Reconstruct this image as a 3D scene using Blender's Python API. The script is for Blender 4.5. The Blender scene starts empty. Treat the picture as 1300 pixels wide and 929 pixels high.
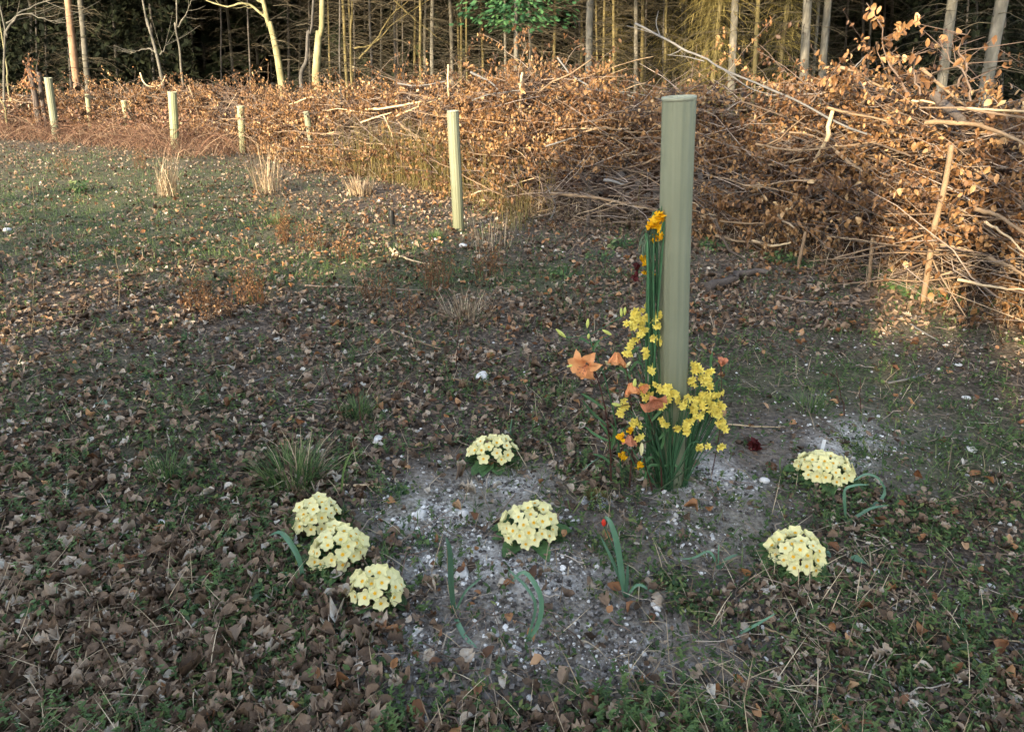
import bpy, math, random
import numpy as np
from mathutils import Vector, Matrix
R = np.random.default_rng(11)
random.seed(5)
SC = bpy.context.scene
COL = SC.collection
PI = math.pi

# ------------------------------------------------------------------ camera maths
CAMH, F = 1.35, 867.0
PITCH = math.radians(20.8)
cp, sp = math.cos(PITCH), math.sin(PITCH)
CX, CY = 650.0, 420.0
def ray(px, py):
    a, b = (px-CX)/F, -(py-CY)/F
    return np.array([a, cp+b*sp, -sp+b*cp])
def at(px, py, z=0.0):                    # point on the horizontal plane z seen at px, py of the 1300 px photo
    d = ray(px, py); t = (z-CAMH)/d[2]
    return np.array([d[0]*t, d[1]*t, z])
def aty(px, py, y):                       # point on the vertical plane y
    d = ray(px, py); t = y/d[1]
    return np.array([d[0]*t, y, CAMH+d[2]*t])
def proj(P):
    P = np.asarray(P, float); x, y, z = P[..., 0], P[..., 1], P[..., 2]-CAMH
    dep = y*cp-z*sp; up = y*sp+z*cp
    return CX+F*x/np.maximum(dep, .01), CY-F*up/np.maximum(dep, .01), dep

# ------------------------------------------------------------------ noise
def vnoise(x, y, seed=0):
    x = np.asarray(x, float); y = np.asarray(y, float)
    xi, yi = np.floor(x), np.floor(y); fx, fy = x-xi, y-yi
    fx, fy = fx*fx*(3-2*fx), fy*fy*(3-2*fy)
    def h(a, b):
        v = np.sin(a*127.1+b*311.7+seed*74.7)*43758.5453
        return v-np.floor(v)
    return (h(xi, yi)*(1-fx)+h(xi+1, yi)*fx)*(1-fy)+(h(xi, yi+1)*(1-fx)+h(xi+1, yi+1)*fx)*fy
def fbm(x, y, seed=0, o=4):
    s, a, t = 0, .5, 0
    for k in range(o):
        s = s+a*vnoise(x*2**k, y*2**k, seed+k); t += a; a *= .5
    return s/t
def sstep(a, b, x):
    t = np.clip((np.asarray(x, float)-a)/(b-a), 0, 1); return t*t*(3-2*t)

MOUND = at(700, 640)
def gz(x, y):
    x = np.asarray(x, float); y = np.asarray(y, float)
    z = (fbm(x*.35, y*.35, 3, 3)-.5)*.10+(fbm(x*1.6, y*1.6, 9, 3)-.5)*.055
    z = z*(1-sstep(20, 60, np.abs(x)+np.abs(y)))
    z += .03*np.exp(-((x-MOUND[0])**2/.7+(y-MOUND[1])**2/.35))
    z += sstep(34, 62, y)*9+sstep(70, 260, y)*10
    return z
def gpt(px, py):
    p = at(px, py)
    for _ in range(4): p = at(px, py, float(gz(p[0], p[1])))
    return p

# ------------------------------------------------------------------ mesh building
def link(name, me, parent=None):
    o = bpy.data.objects.new(name, me); COL.objects.link(o)
    if parent is not None: o.parent = parent
    return o
def tag(o, label=None, cat=None, group=None, kind=None):
    if label: o['label'] = label
    if cat: o['category'] = cat
    if group: o['group'] = group
    if kind: o['kind'] = kind
    return o
def empty(name, loc, label, cat, group=None):
    o = bpy.data.objects.new(name, None); COL.objects.link(o); o.location = loc
    o.empty_display_size = .1
    return tag(o, label, cat, group)

class MB:
    """collects vertices, polygons of any size and per-vertex float 'rnd'"""
    def __init__(s): s.V, s.F, s.A, s.n = [], [], [], 0
    def add(s, V, F, rnd=0.5):
        V = np.asarray(V, float).reshape(-1, 3); F = np.asarray(F, int)
        s.V.append(V); s.F.append(F+s.n)
        s.A.append(np.broadcast_to(np.asarray(rnd, float), (len(V),)).copy() if np.ndim(rnd) == 0 else np.asarray(rnd, float).ravel())
        s.n += len(V)
    def mesh(s, name, mat, smooth=True):
        V = np.concatenate(s.V); A = np.concatenate(s.A)
        me = bpy.data.meshes.new(name)
        me.vertices.add(len(V)); me.vertices.foreach_set('co', V.astype(np.float32).ravel())
        idx = np.concatenate([f.ravel() for f in s.F])
        cnt = np.concatenate([np.full(len(f), f.shape[1]) for f in s.F])
        st = np.concatenate([[0], np.cumsum(cnt)[:-1]])
        me.loops.add(len(idx)); me.loops.foreach_set('vertex_index', idx.astype(np.int32))
        me.polygons.add(len(cnt)); me.polygons.foreach_set('loop_start', st.astype(np.int32))
        me.polygons.foreach_set('loop_total', cnt.astype(np.int32))
        me.polygons.foreach_set('use_smooth', np.full(len(cnt), smooth))
        me.update(calc_edges=True); me.validate()
        at_ = me.attributes.new('rnd', 'FLOAT', 'POINT')
        if len(me.vertices) == len(A): at_.data.foreach_set('value', A.astype(np.float32))
        me.materials.append(mat)
        return me
    def build(s, name, mat, parent=None, smooth=True, origin=None):
        if origin is not None: s.V = [v-np.asarray(origin) for v in s.V]
        o = link(name, s.mesh(name, mat, smooth), parent)
        if origin is not None: o.location = origin
        return o

def norm(v): return v/np.maximum(np.linalg.norm(v, axis=-1, keepdims=True), 1e-9)
def tubes(mb, P, rad, S=5, rnd=None, flute=None, cap=False):
    """P (N,K,3) paths, rad (N,K)"""
    P = np.asarray(P, float)
    if P.ndim == 2: P = P[None]
    N, K, _ = P.shape
    rad = np.broadcast_to(np.asarray(rad, float), (N, K))
    T = norm(np.gradient(P, axis=1))
    ref = np.where(np.abs(T[:, :1, 2:3]) > .8, np.array([1., 0, 0]), np.array([0, 0, 1.]))
    ref = np.broadcast_to(ref, T.shape)
    U = norm(np.cross(ref, T)); W = np.cross(T, U)
    a = np.arange(S)*2*PI/S
    rr = rad[..., None]*(np.ones(S) if flute is None else flute)
    V = P[:, :, None]+rr[..., None]*(np.cos(a)[:, None]*U[:, :, None]+np.sin(a)[:, None]*W[:, :, None])
    b = (np.arange(N)*K*S)[:, None, None]+(np.arange(K-1)*S)[None, :, None]
    i = np.arange(S); j = (i+1) % S
    Fq = np.stack([b+i, b+j, b+S+j, b+S+i], -1).reshape(-1, 4)
    r = R.random(N) if rnd is None else np.broadcast_to(np.asarray(rnd, float), (N,))
    mb.add(V, Fq, np.repeat(r, K*S))
    if cap:
        for n in range(N):
            mb.add(V[n, -1], [list(range(S))], r[n]); mb.add(V[n, 0], [list(range(S))[::-1]], r[n])

def euler_m(yaw, pit, rol):
    cy_, sy = np.cos(yaw), np.sin(yaw); c, s = np.cos(pit), np.sin(pit); cr, sr = np.cos(rol), np.sin(rol)
    o, z = np.ones_like(yaw), np.zeros_like(yaw)
    mk = lambda rows: np.stack([np.stack(r, -1) for r in rows], -2)
    Z = mk([[cy_, -sy, z], [sy, cy_, z], [z, z, o]]); X = mk([[o, z, z], [z, cr, -sr], [z, sr, cr]]); Y = mk([[c, z, s], [z, o, z], [-s, z, c]])
    return Z@Y@X
LOBE = dict(rows=8, shape=[.08, .5, .95, .62, 1.1, .72, .8, .1])
def leaves(mb, pos, size, yaw, pit, rol, wid=.62, curl=.35, rows=4, rnd=None, jit=.06, shape=None):
    """curled leaf blades: along local x, across local y"""
    N = len(pos)
    if N == 0: return
    u = np.linspace(0, 1, rows)
    w = (np.sin(PI*np.clip(u, .04, .97)**.8)**.75 if shape is None else np.array(shape))
    v = np.array([-1, 0, 1.])
    X = np.broadcast_to(u[:, None], (rows, 3)); Y = w[:, None]*v*.5
    T = np.broadcast_to(np.stack([X, Y, 0*X], -1), (N, rows, 3, 3)).copy()
    wd = wid*(.75+.5*R.random(N)); T[..., 1] *= wd[:, None, None]
    c1 = curl*R.normal(0, 1, N)+curl*.7; c2 = curl*R.normal(0, 1.2, N)
    T[..., 2] += c1[:, None, None]*np.abs(T[..., 1])*1.2+c2[:, None, None]*(T[..., 0]-.5)**2
    T[..., 2] += R.normal(0, jit, (N, rows, 3))*(.3+w[:, None])
    T[..., 1] += R.normal(0, jit*.5, (N, rows, 3))
    T[..., 0] -= .5
    M = euler_m(yaw, pit, rol)
    V = np.einsum('nij,nrcj->nrci', M, T)*np.asarray(size)[:, None, None, None]+np.asarray(pos)[:, None, None]
    b = (np.arange(N)*rows*3)[:, None, None]+(np.arange(rows-1)*3)[None, :, None]+np.arange(2)[None, None]
    Fq = np.stack([b, b+1, b+4, b+3], -1).reshape(-1, 4)
    r = R.random(N) if rnd is None else rnd
    mb.add(V, Fq, np.repeat(r, rows*3))
def blades(mb, base, hgt, wid, yaw, lean, bend, K=4, rnd=None):
    """grass blades: base (N,3); lean = start tilt, bend = extra tilt by the tip"""
    N = len(base); t = np.linspace(0, 1, K)
    ang = lean[:, None]+bend[:, None]*t
    d = np.stack([np.cos(yaw)[:, None]*np.sin(ang), np.sin(yaw)[:, None]*np.sin(ang), np.cos(ang)], -1)
    seg = hgt[:, None, None]/(K-1)
    C = base[:, None]+np.concatenate([np.zeros((N, 1, 3)), np.cumsum(d[:, :-1]*seg, 1)], 1)
    side = np.stack([-np.sin(yaw), np.cos(yaw), 0*yaw], -1)[:, None]
    w = wid[:, None]*np.array([.7, 1, .7, .08] if K == 4 else np.linspace(1, .1, K))*.5
    V = np.stack([C-side*w[..., None], C+side*w[..., None]], 2)
    b = (np.arange(N)*K*2)[:, None]+(np.arange(K-1)*2)[None]
    Fq = np.stack([b, b+1, b+3, b+2], -1).reshape(-1, 4)
    mb.add(V, Fq, np.repeat(R.random(N) if rnd is None else rnd, K*2))
def curve(pts, n=12, wob=0.0):
    """Catmull-Rom through a few points"""
    p = [np.asarray(q, float) for q in pts]; p = [2*p[0]-p[1]]+p+[2*p[-1]-p[-2]]
    out = []; m = len(p)-3
    for t in np.linspace(0, m, n):
        i = min(int(t), m-1); f = t-i; a, b, c, d = p[i:i+4]
        out.append(.5*((2*b)+(c-a)*f+(2*a-5*b+4*c-d)*f*f+(3*b-a-3*c+d)*f**3))
    out = np.array(out)
    if wob: out[1:-1] += R.normal(0, wob, (n-2, 3))
    return out

# ------------------------------------------------------------------ materials
def mat(name, ramp, attr=True, nscale=20, namt=.35, rough=.75, spec=.25, transl=0.0, bump=0.0, bscale=60, stretch=None, tcol=None):
    """colour ramp driven by the per-piece value mixed with object-space noise"""
    m = bpy.data.materials.new(name); m.use_nodes = True
    nt = m.node_tree; N, L = nt.nodes, nt.links; N.clear()
    out = N.new('ShaderNodeOutputMaterial'); b = N.new('ShaderNodeBsdfPrincipled')
    b.inputs['Roughness'].default_value = rough; b.inputs['Specular IOR Level'].default_value = spec
    tc = N.new('ShaderNodeTexCoord'); mp = N.new('ShaderNodeMapping'); L.new(tc.outputs['Object'], mp.inputs[0])
    if stretch: mp.inputs['Scale'].default_value = stretch
    nz = N.new('ShaderNodeTexNoise'); nz.inputs['Scale'].default_value = nscale; nz.inputs['Detail'].default_value = 5; nz.inputs['Roughness'].default_value = .6
    L.new(mp.outputs[0], nz.inputs['Vector'])
    cr = N.new('ShaderNodeValToRGB'); e = cr.color_ramp.elements
    while len(e) > 1: e.remove(e[0])
    e[0].position = ramp[0][0]; e[0].color = (*ramp[0][1], 1)
    for p, c in ramp[1:]: q = e.new(p); q.color = (*c, 1)
    if attr:
        at_ = N.new('ShaderNodeAttribute'); at_.attribute_name = 'rnd'
        ms = N.new('ShaderNodeMath'); ms.operation = 'MULTIPLY_ADD'; L.new(nz.outputs['Fac'], ms.inputs[0])
        ms.inputs[1].default_value = namt*2; ms.inputs[2].default_value = -namt
        ad = N.new('ShaderNodeMath'); ad.operation = 'ADD'; L.new(at_.outputs['Fac'], ad.inputs[0]); L.new(ms.outputs[0], ad.inputs[1])
        L.new(ad.outputs[0], cr.inputs[0])
    else:
        L.new(nz.outputs['Fac'], cr.inputs[0])
    L.new(cr.outputs[0], b.inputs['Base Color'])
    if bump:
        n2 = N.new('ShaderNodeTexNoise'); n2.inputs['Scale'].default_value = bscale; n2.inputs['Detail'].default_value = 6; L.new(mp.outputs[0], n2.inputs['Vector'])
        bp = N.new('ShaderNodeBump'); bp.inputs['Strength'].default_value = bump; bp.inputs['Distance'].default_value = .01
        L.new(n2.outputs['Fac'], bp.inputs['Height']); L.new(bp.outputs[0], b.inputs['Normal'])
    last = b
    if transl:
        t = N.new('ShaderNodeBsdfTranslucent'); mx = N.new('ShaderNodeMixShader'); mx.inputs[0].default_value = transl
        if tcol: t.inputs[0].default_value = (*tcol, 1)
        else: L.new(cr.outputs[0], t.inputs[0])
        L.new(b.outputs[0], mx.inputs[1]); L.new(t.outputs[0], mx.inputs[2]); last = mx
    L.new(last.outputs[0], out.inputs[0])
    return m

M = {}
M['litter'] = mat('leaf_litter', [(0, (.035, .027, .018)), (.22, (.10, .066, .043)), (.48, (.2, .138, .092)), (.7, (.31, .228, .16)), (.88, (.42, .35, .27)), (.97, (.52, .5, .44))], nscale=35, namt=.28, rough=.65, spec=.25, transl=.1, bump=.3, bscale=90)
M['litter_rust'] = mat('rust_litter', [(0, (.06, .03, .015)), (.4, (.2, .09, .04)), (.75, (.38, .19, .08)), (1, (.5, .32, .18))], nscale=35, namt=.25, rough=.55, spec=.35, transl=.15)
M['hedge_leaf'] = mat('dead_beech_leaf', [(0, (.035, .02, .014)), (.28, (.095, .05, .025)), (.55, (.22, .115, .048)), (.8, (.38, .225, .095)), (.97, (.62, .47, .27))], nscale=9, namt=.3, rough=.5, spec=.4, transl=.22)
M['hedge_twig'] = mat('brush_twig', [(0, (.05, .035, .03)), (.4, (.13, .095, .075)), (.75, (.24, .19, .15)), (1, (.36, .31, .27))], nscale=14, namt=.25, rough=.75)
M['moss'] = mat('moss', [(0, (.03, .05, .02)), (.4, (.06, .11, .04)), (.75, (.1, .16, .055)), (1, (.2, .23, .08))], nscale=30, rough=.8, transl=.25)
M['grass'] = mat('green_grass', [(0, (.03, .065, .028)), (.4, (.075, .14, .045)), (.75, (.13, .215, .065)), (1, (.22, .26, .11))], nscale=20, rough=.5, spec=.35, transl=.3)
M['straw'] = mat('dry_straw', [(0, (.12, .085, .055)), (.4, (.28, .21, .135)), (.75, (.55, .43, .28)), (1, (.7, .6, .43))], nscale=20, rough=.6, spec=.3, transl=.25)
M['scrub'] = mat('dry_scrub', [(0, (.06, .035, .025)), (.4, (.16, .085, .055)), (.75, (.27, .16, .1)), (1, (.4, .3, .2))], nscale=6, rough=.7, transl=.15)
M['rust'] = mat('rusty_seedhead', [(0, (.08, .045, .025)), (.5, (.2, .105, .05)), (1, (.32, .2, .1))], nscale=20, rough=.7, transl=.15)
M['chalk'] = mat('chalk_stone', [(0, (.3, .3, .3)), (.3, (.5, .5, .49)), (.7, (.7, .7, .68)), (1, (.82, .82, .8))], nscale=40, rough=.85, bump=.4)
M['clod'] = mat('soil_clod', [(0, (.05, .045, .042)), (.5, (.13, .12, .112)), (1, (.26, .25, .24))], nscale=40, rough=.9, bump=.5)
M['twig'] = mat('fallen_twig', [(0, (.07, .05, .04)), (.4, (.18, .13, .1)), (.75, (.32, .26, .2)), (1, (.45, .4, .34))], nscale=30, rough=.7, bump=.3)
M['wood_grey'] = mat('grey_branch', [(0, (.07, .07, .07)), (.5, (.16, .16, .155)), (1, (.28, .275, .265))], nscale=14, namt=.4, rough=.75, bump=.4)
M['wood_tan'] = mat('tan_branch', [(0, (.11, .075, .045)), (.5, (.24, .17, .105)), (1, (.42, .32, .2))], nscale=14, namt=.4, rough=.7, bump=.4)
M['wood_pale'] = mat('pale_cut_wood', [(0, (.35, .25, .14)), (.5, (.55, .42, .26)), (1, (.68, .55, .37))], nscale=14, namt=.4, rough=.7, bump=.3)
M['wood_dark'] = mat('dark_log', [(0, (.035, .03, .028)), (.5, (.1, .085, .075)), (1, (.2, .17, .15))], nscale=18, namt=.4, rough=.85, bump=.7)
M['cut_end'] = mat('orange_cut_end', [(0, (.4, .2, .08)), (1, (.62, .36, .16))], attr=False, nscale=40)
M['brush_wood'] = mat('brush_branch', [(0, (.06, .045, .035)), (.35, (.13, .1, .075)), (.7, (.24, .17, .11)), (1, (.46, .36, .24))], nscale=14, namt=.2, rough=.75, bump=.3)
def bark(name, a, b, c): return mat(name, [(.25, a), (.5, b), (.72, c)], attr=False, nscale=9, rough=.85, bump=.7, bscale=25, stretch=(1, 1, .35))
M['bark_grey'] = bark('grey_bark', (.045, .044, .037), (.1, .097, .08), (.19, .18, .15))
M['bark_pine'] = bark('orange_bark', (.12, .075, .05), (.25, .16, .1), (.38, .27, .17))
M['bark_beech'] = bark('yellow_green_beech_bark', (.09, .09, .045), (.2, .19, .1), (.34, .31, .18))  # beech bark in mottled yellow green
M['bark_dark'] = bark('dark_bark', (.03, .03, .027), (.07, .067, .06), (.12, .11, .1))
M['bark_yellow'] = bark('sunlit_mossy_bark', (.05, .044, .02), (.115, .098, .042), (.2, .17, .085))  # yellow of sunlit and of mossy trunks put into the bark colour
M['deadbranch'] = mat('dead_spruce_branch', [(0, (.03, .028, .02)), (.5, (.062, .056, .038)), (1, (.14, .118, .078))], nscale=4, rough=.8)
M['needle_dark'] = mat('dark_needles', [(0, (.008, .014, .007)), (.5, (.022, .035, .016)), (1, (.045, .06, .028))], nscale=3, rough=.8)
M['needle_shaded'] = mat('shade_darkened_needles', [(0, (.004, .006, .004)), (.5, (.010, .014, .008)), (1, (.022, .028, .014))], nscale=3, rough=.9, spec=.1)  # needle colour darkened to stand in for deep shade in the wood
M['needle_green'] = mat('green_needles', [(0, (.015, .05, .022)), (.5, (.04, .12, .05)), (1, (.1, .22, .08))], nscale=3, rough=.6, transl=.2)
M['needle_olive'] = mat('olive_needles', [(0, (.07, .065, .024)), (.5, (.14, .12, .042)), (1, (.26, .22, .08))], nscale=3, rough=.7, transl=.2)
M['thicket'] = mat('brown_thicket', [(0, (.02, .018, .013)), (.5, (.038, .035, .025)), (1, (.085, .074, .05))], nscale=2, rough=.85)
def plain(name, c, v=.12, **k):
    lo = tuple(x*(1-v*2) for x in c); hi = tuple(min(1, x*(1+v*1.2)) for x in c)
    return mat(name, [(0, lo), (.5, c), (1, hi)], nscale=k.pop('nscale', 60), namt=.4, **k)
M['petal_cream'] = plain('cream_petal', (.86, .83, .47), .05, rough=.55, transl=.2, spec=.2)
M['eye_yellow'] = plain('yolk_eye', (.85, .5, .03), .15, rough=.6)
M['petal_yellow'] = plain('yellow_petal', (.93, .8, .2), .12, rough=.55, transl=.2, spec=.2)
M['petal_gold'] = plain('golden_petal', (.85, .48, .012), .12, rough=.55, transl=.2, spec=.2)
M['petal_orange'] = plain('orange_petal', (.88, .40, .17), .28, rough=.5, nscale=35, transl=.35, spec=.25)
M['petal_salmon'] = plain('faded_salmon_petal', (.62, .25, .14), .3, rough=.6, transl=.15, nscale=90)
M['petal_red'] = plain('dark_red_petal', (.075, .01, .011), .3, rough=.6)
M['bud'] = plain('lily_bud_skin', (.55, .6, .16), .2, rough=.5, nscale=40)
M['budcream'] = plain('pale_bud_skin', (.7, .66, .36), .15, rough=.5, nscale=40)
M['redbud'] = plain('red_bud_skin', (.6, .04, .02), .2, rough=.45)
M['prim_leaf'] = plain('primrose_leaf', (.07, .14, .05), .3, rough=.5, transl=.15, nscale=70, bump=.5, bscale=110)
M['tulip_leaf'] = plain('blue_green_leaf', (.11, .23, .14), .2, rough=.38, spec=.5, transl=.15, nscale=25)
M['lily_leaf'] = plain('lily_leaf', (.09, .2, .08), .25, rough=.45, transl=.15, nscale=25)
M['stem_green'] = plain('green_stem', (.05, .13, .06), .3, rough=.5, nscale=40)
M['stem_brown'] = plain('dark_red_stem', (.07, .028, .022), .3, rough=.6, nscale=40)
M['wilt'] = plain('wilted_green', (.09, .13, .08), .4, rough=.6, transl=.15, nscale=60)
M['label_white'] = plain('white_plastic', (.75, .76, .76), .05, rough=.4)
M['black_plastic'] = plain('black_plastic', (.015, .017, .018), .2, rough=.45)

def tube_mat(name, c0, c1):
    m = bpy.data.materials.new(name); m.use_nodes = True; nt = m.node_tree; N, L = nt.nodes, nt.links
    b = N['Principled BSDF']; b.inputs['Roughness'].default_value = .5; b.inputs['Specular IOR Level'].default_value = .35
    tc = N.new('ShaderNodeTexCoord')
    nz = N.new('ShaderNodeTexNoise'); nz.inputs['Scale'].default_value = 4; nz.inputs['Detail'].default_value = 6
    mp = N.new('ShaderNodeMapping'); mp.inputs['Scale'].default_value = (30, 30, .6); L.new(tc.outputs['Object'], mp.inputs[0])
    n2 = N.new('ShaderNodeTexNoise'); n2.inputs['Scale'].default_value = 1.5; n2.inputs['Detail'].default_value = 3; L.new(mp.outputs[0], n2.inputs['Vector'])
    L.new(tc.outputs['Object'], nz.inputs['Vector'])
    cr = N.new('ShaderNodeValToRGB'); cr.color_ramp.elements[0].position = .3; cr.color_ramp.elements[1].position = .7
    cr.color_ramp.elements[0].color = (*c0, 1); cr.color_ramp.elements[1].color = (*c1, 1)
    mx = N.new('ShaderNodeMath'); mx.operation = 'MULTIPLY_ADD'; mx.inputs[1].default_value = .5
    L.new(n2.outputs[0], mx.inputs[0])
    hf = N.new('ShaderNodeMath'); hf.operation = 'MULTIPLY'; hf.inputs[1].default_value = .5; L.new(nz.outputs[0], hf.inputs[0]); L.new(hf.outputs[0], mx.inputs[2])
    L.new(mx.outputs[0], cr.inputs[0])
    # green algae and soil splash creeping up from the foot
    sx = N.new('ShaderNodeSeparateXYZ'); L.new(tc.outputs['Object'], sx.inputs[0])
    mr = N.new('ShaderNodeMapRange'); mr.inputs[1].default_value = 0; mr.inputs[2].default_value = .55; mr.inputs[3].default_value = .75; mr.inputs[4].default_value = 0
    L.new(sx.outputs[2], mr.inputs[0])
    mm = N.new('ShaderNodeMath'); mm.operation = 'MULTIPLY'; L.new(mr.outputs[0], mm.inputs[0]); L.new(nz.outputs[0], mm.inputs[1])
    mix = N.new('ShaderNodeMix'); mix.data_type = 'RGBA'; L.new(mm.outputs[0], mix.inputs['Factor']); L.new(cr.outputs[0], mix.inputs['A'])
    mix.inputs['B'].default_value = (.1, .12, .05, 1)
    L.new(mix.outputs['Result'], b.inputs['Base Color'])
    t = N.new('ShaderNodeBsdfTranslucent'); L.new(mix.outputs['Result'], t.inputs[0]); ms = N.new('ShaderNodeMixShader'); ms.inputs[0].default_value = .12
    L.new(b.outputs[0], ms.inputs[1]); L.new(t.outputs[0], ms.inputs[2]); L.new(ms.outputs[0], N['Material Output'].inputs[0])
    return m
M['tube'] = tube_mat('grey_green_plastic', (.17, .19, .125), (.26, .28, .195))
M['tube_lime'] = tube_mat('yellow_green_plastic', (.23, .25, .14), (.34, .35, .21))

# ------------------------------------------------------------------ ground
def axis(dense_lo, dense_hi, step, far, g=1.07):
    a = list(np.arange(dense_lo, dense_hi, step)); s = step; x = a[-1]
    while x < far: s *= g; x += s; a.append(x)
    s = step; x = a[0]; lo = []
    while x > -far: s *= g; x -= s; lo.append(x)
    return np.array(lo[::-1]+a)
gx, gy = axis(-3.2, 3.6, .025, 400), axis(.8, 6.2, .025, 400)
XX, YY = np.meshgrid(gx, gy)
ZZ = gz(XX, YY)
near = np.exp(-((XX/7)**2+((YY-3)/8)**2))
ZZ = ZZ+near*((fbm(XX*9, YY*9, 21, 3)-.5)*.03+(vnoise(XX*38, YY*38, 5)-.5)*.008)
nx, ny = len(gx), len(gy)
b = (np.arange(ny-1)*nx)[:, None]+np.arange(nx-1)[None]
gm = MB(); gm.add(np.stack([XX, YY, ZZ], -1), np.stack([b, b+1, b+nx+1, b+nx], -1).reshape(-1, 4), 0)
# masks over the photo's own patches, evaluated for world points
GX, GY, _ = proj(np.stack([XX, YY, 0*XX], -1))
def blob(x, y, cx, cy_, rx, ry): return np.exp(-(((x-cx)/rx)**2+((y-cy_)/ry)**2)**1.5)
def chalk_mask(px, py, wx, wy):
    m = blob(px, py, 640, 745, 190, 120)+blob(px, py, 900, 650, 90, 70)*.9+blob(px, py, 570, 640, 110, 55)+blob(px, py, 780, 820, 160, 60)*.5+blob(px, py, 480, 870, 140, 60)*.4
    m = m+blob(px, py, 1080, 560, 140, 60)*.35
    return np.clip(m*1.1+(fbm(wx*4, wy*4, 31)-.5)*.9*(m > .05), 0, 1)
def green_mask(px, py, wx, wy):
    m = blob(px, py, 90, 265, 300, 75)+blob(px, py, 450, 340, 260, 45)*.8+blob(px, py, 1230, 560, 160, 110)*.55+blob(px, py, 60, 540, 200, 90)*.35+blob(px, py, 690, 350, 90, 25)*.7
    m = m+blob(px, py, 1020, 480, 130, 40)*.6
    return np.clip(m+(fbm(wx*2.2, wy*2.2, 41)-.5)*1.1, 0, 1)
def litter_mask(px, py, wx, wy):
    m = .62-chalk_mask(px, py, wx, wy)*.95-green_mask(px, py, wx, wy)*.5-sstep(760, 1000, px)*sstep(330, 480, py)*.35
    m = m+(fbm(wx*2.6, wy*2.6, 51)-.5)*1.5
    m = m+blob(px, py, 80, 800, 330, 130)*.3
    return np.clip(m, .03, 1)
far = sstep(15, 25, np.abs(XX)+np.abs(YY))
HOT = ((575, 645, 60, 30), (600, 665, 45, 22), (520, 652, 45, 24), (900, 612, 70, 34), (560, 700, 70, 44), (690, 720, 80, 34), (1090, 560, 60, 30), (500, 815, 60, 20), (640, 610, 50, 18))
hotg = sum(blob(GX, GY, *b4) for b4 in HOT)*(YY > .3)*sstep(.38, .6, fbm(XX*11, YY*11, 33, 4))
cm = chalk_mask(GX, GY, XX, YY)*(1-far)*(YY > .3); gmk = green_mask(GX, GY, XX, YY)*(YY > .3)

GM = bpy.data.materials.new('woodland_soil'); GM.use_nodes = True
nt = GM.node_tree; N, L = nt.nodes, nt.links; bs = N['Principled BSDF']; bs.inputs['Roughness'].default_value = .95; bs.inputs['Specular IOR Level'].default_value = .1
tc = N.new('ShaderNodeTexCoord')
def noise(s, d=6, r=.65):
    n = N.new('ShaderNodeTexNoise'); n.inputs['Scale'].default_value = s; n.inputs['Detail'].default_value = d; n.inputs['Roughness'].default_value = r
    L.new(tc.outputs['Object'], n.inputs['Vector']); return n.outputs['Fac']
def ramp(fac, st):
    c = N.new('ShaderNodeValToRGB'); e = c.color_ramp.elements
    while len(e) > 1: e.remove(e[0])
    e[0].position = st[0][0]; e[0].color = (*st[0][1], 1)
    for p, q in st[1:]: e.new(p).color = (*q, 1)
    L.new(fac, c.inputs[0]); return c.outputs[0]
def mixc(f, a, b_):
    m = N.new('ShaderNodeMix'); m.data_type = 'RGBA'; L.new(f, m.inputs['Factor']); L.new(a, m.inputs['A']); L.new(b_, m.inputs['B']); return m.outputs['Result']
def attr(n): a = N.new('ShaderNodeAttribute'); a.attribute_name = n; return a.outputs['Fac']
soil = ramp(noise(45), [(.3, (.03, .025, .021)), (.47, (.095, .078, .064)), (.58, (.19, .155, .125)), (.68, (.32, .26, .2))])
chk = ramp(noise(70), [(.3, (.085, .078, .07)), (.42, (.235, .21, .18)), (.54, (.36, .33, .285)), (.64, (.45, .44, .43)), (.72, (.66, .65, .64))])
grn = ramp(noise(55), [(.3, (.025, .032, .018)), (.46, (.075, .1, .05)), (.58, (.14, .15, .085)), (.68, (.27, .23, .16))])
pwd = ramp(noise(90), [(.35, (.24, .23, .215)), (.48, (.5, .485, .46)), (.6, (.78, .77, .75))]); c = mixc(attr('powder'), mixc(attr('chalk'), soil, chk), pwd); c = mixc(attr('green'), c, grn); L.new(c, bs.inputs['Base Color'])
bp = N.new('ShaderNodeBump'); bp.inputs['Strength'].default_value = .9; bp.inputs['Distance'].default_value = .02
L.new(noise(80, 8, .7), bp.inputs['Height']); L.new(bp.outputs[0], bs.inputs['Normal'])
ground = gm.build('ground', GM); tag(ground, kind='structure')
for nm, v in (('chalk', cm), ('powder', np.clip(hotg, 0, 1)), ('green', np.clip(gmk*.8, 0, 1))):
    a = ground.data.attributes.new(nm, 'FLOAT', 'POINT'); a.data.foreach_set('value', v.astype(np.float32).ravel())

# ------------------------------------------------------------------ ground cover
def scatter(n, ybands=None, xr=.95, y0=.95, y1=15.5, power=1.35):
    """points on the clearing, denser near the camera"""
    u = R.random(n); y = (y0**(1-power)+u*(y1**(1-power)-y0**(1-power)))**(1/(1-power))
    x = (R.random(n)*2-1)*xr*(y+.35)
    return x, y
HF = np.array([at(*p)[:2] for p in [(1460, 500), (1300, 418), (1180, 382), (1080, 355), (1000, 332), (900, 302), (740, 284), (640, 268), (560, 246), (480, 228), (400, 213), (345, 202), (300, 191), (260, 184), (200, 178), (100, 172), (0, 170), (-120, 168)]])
def hedge_front_y(x):
    o = np.argsort(HF[:, 0]); return np.interp(x, HF[o, 0], HF[o, 1])
def keep(x, y, prob):
    m = R.random(len(x)) < prob; return x[m], y[m]
def on_ground(x, y, dz=0): return np.stack([x, y, gz(x, y)+dz], -1)

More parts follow.
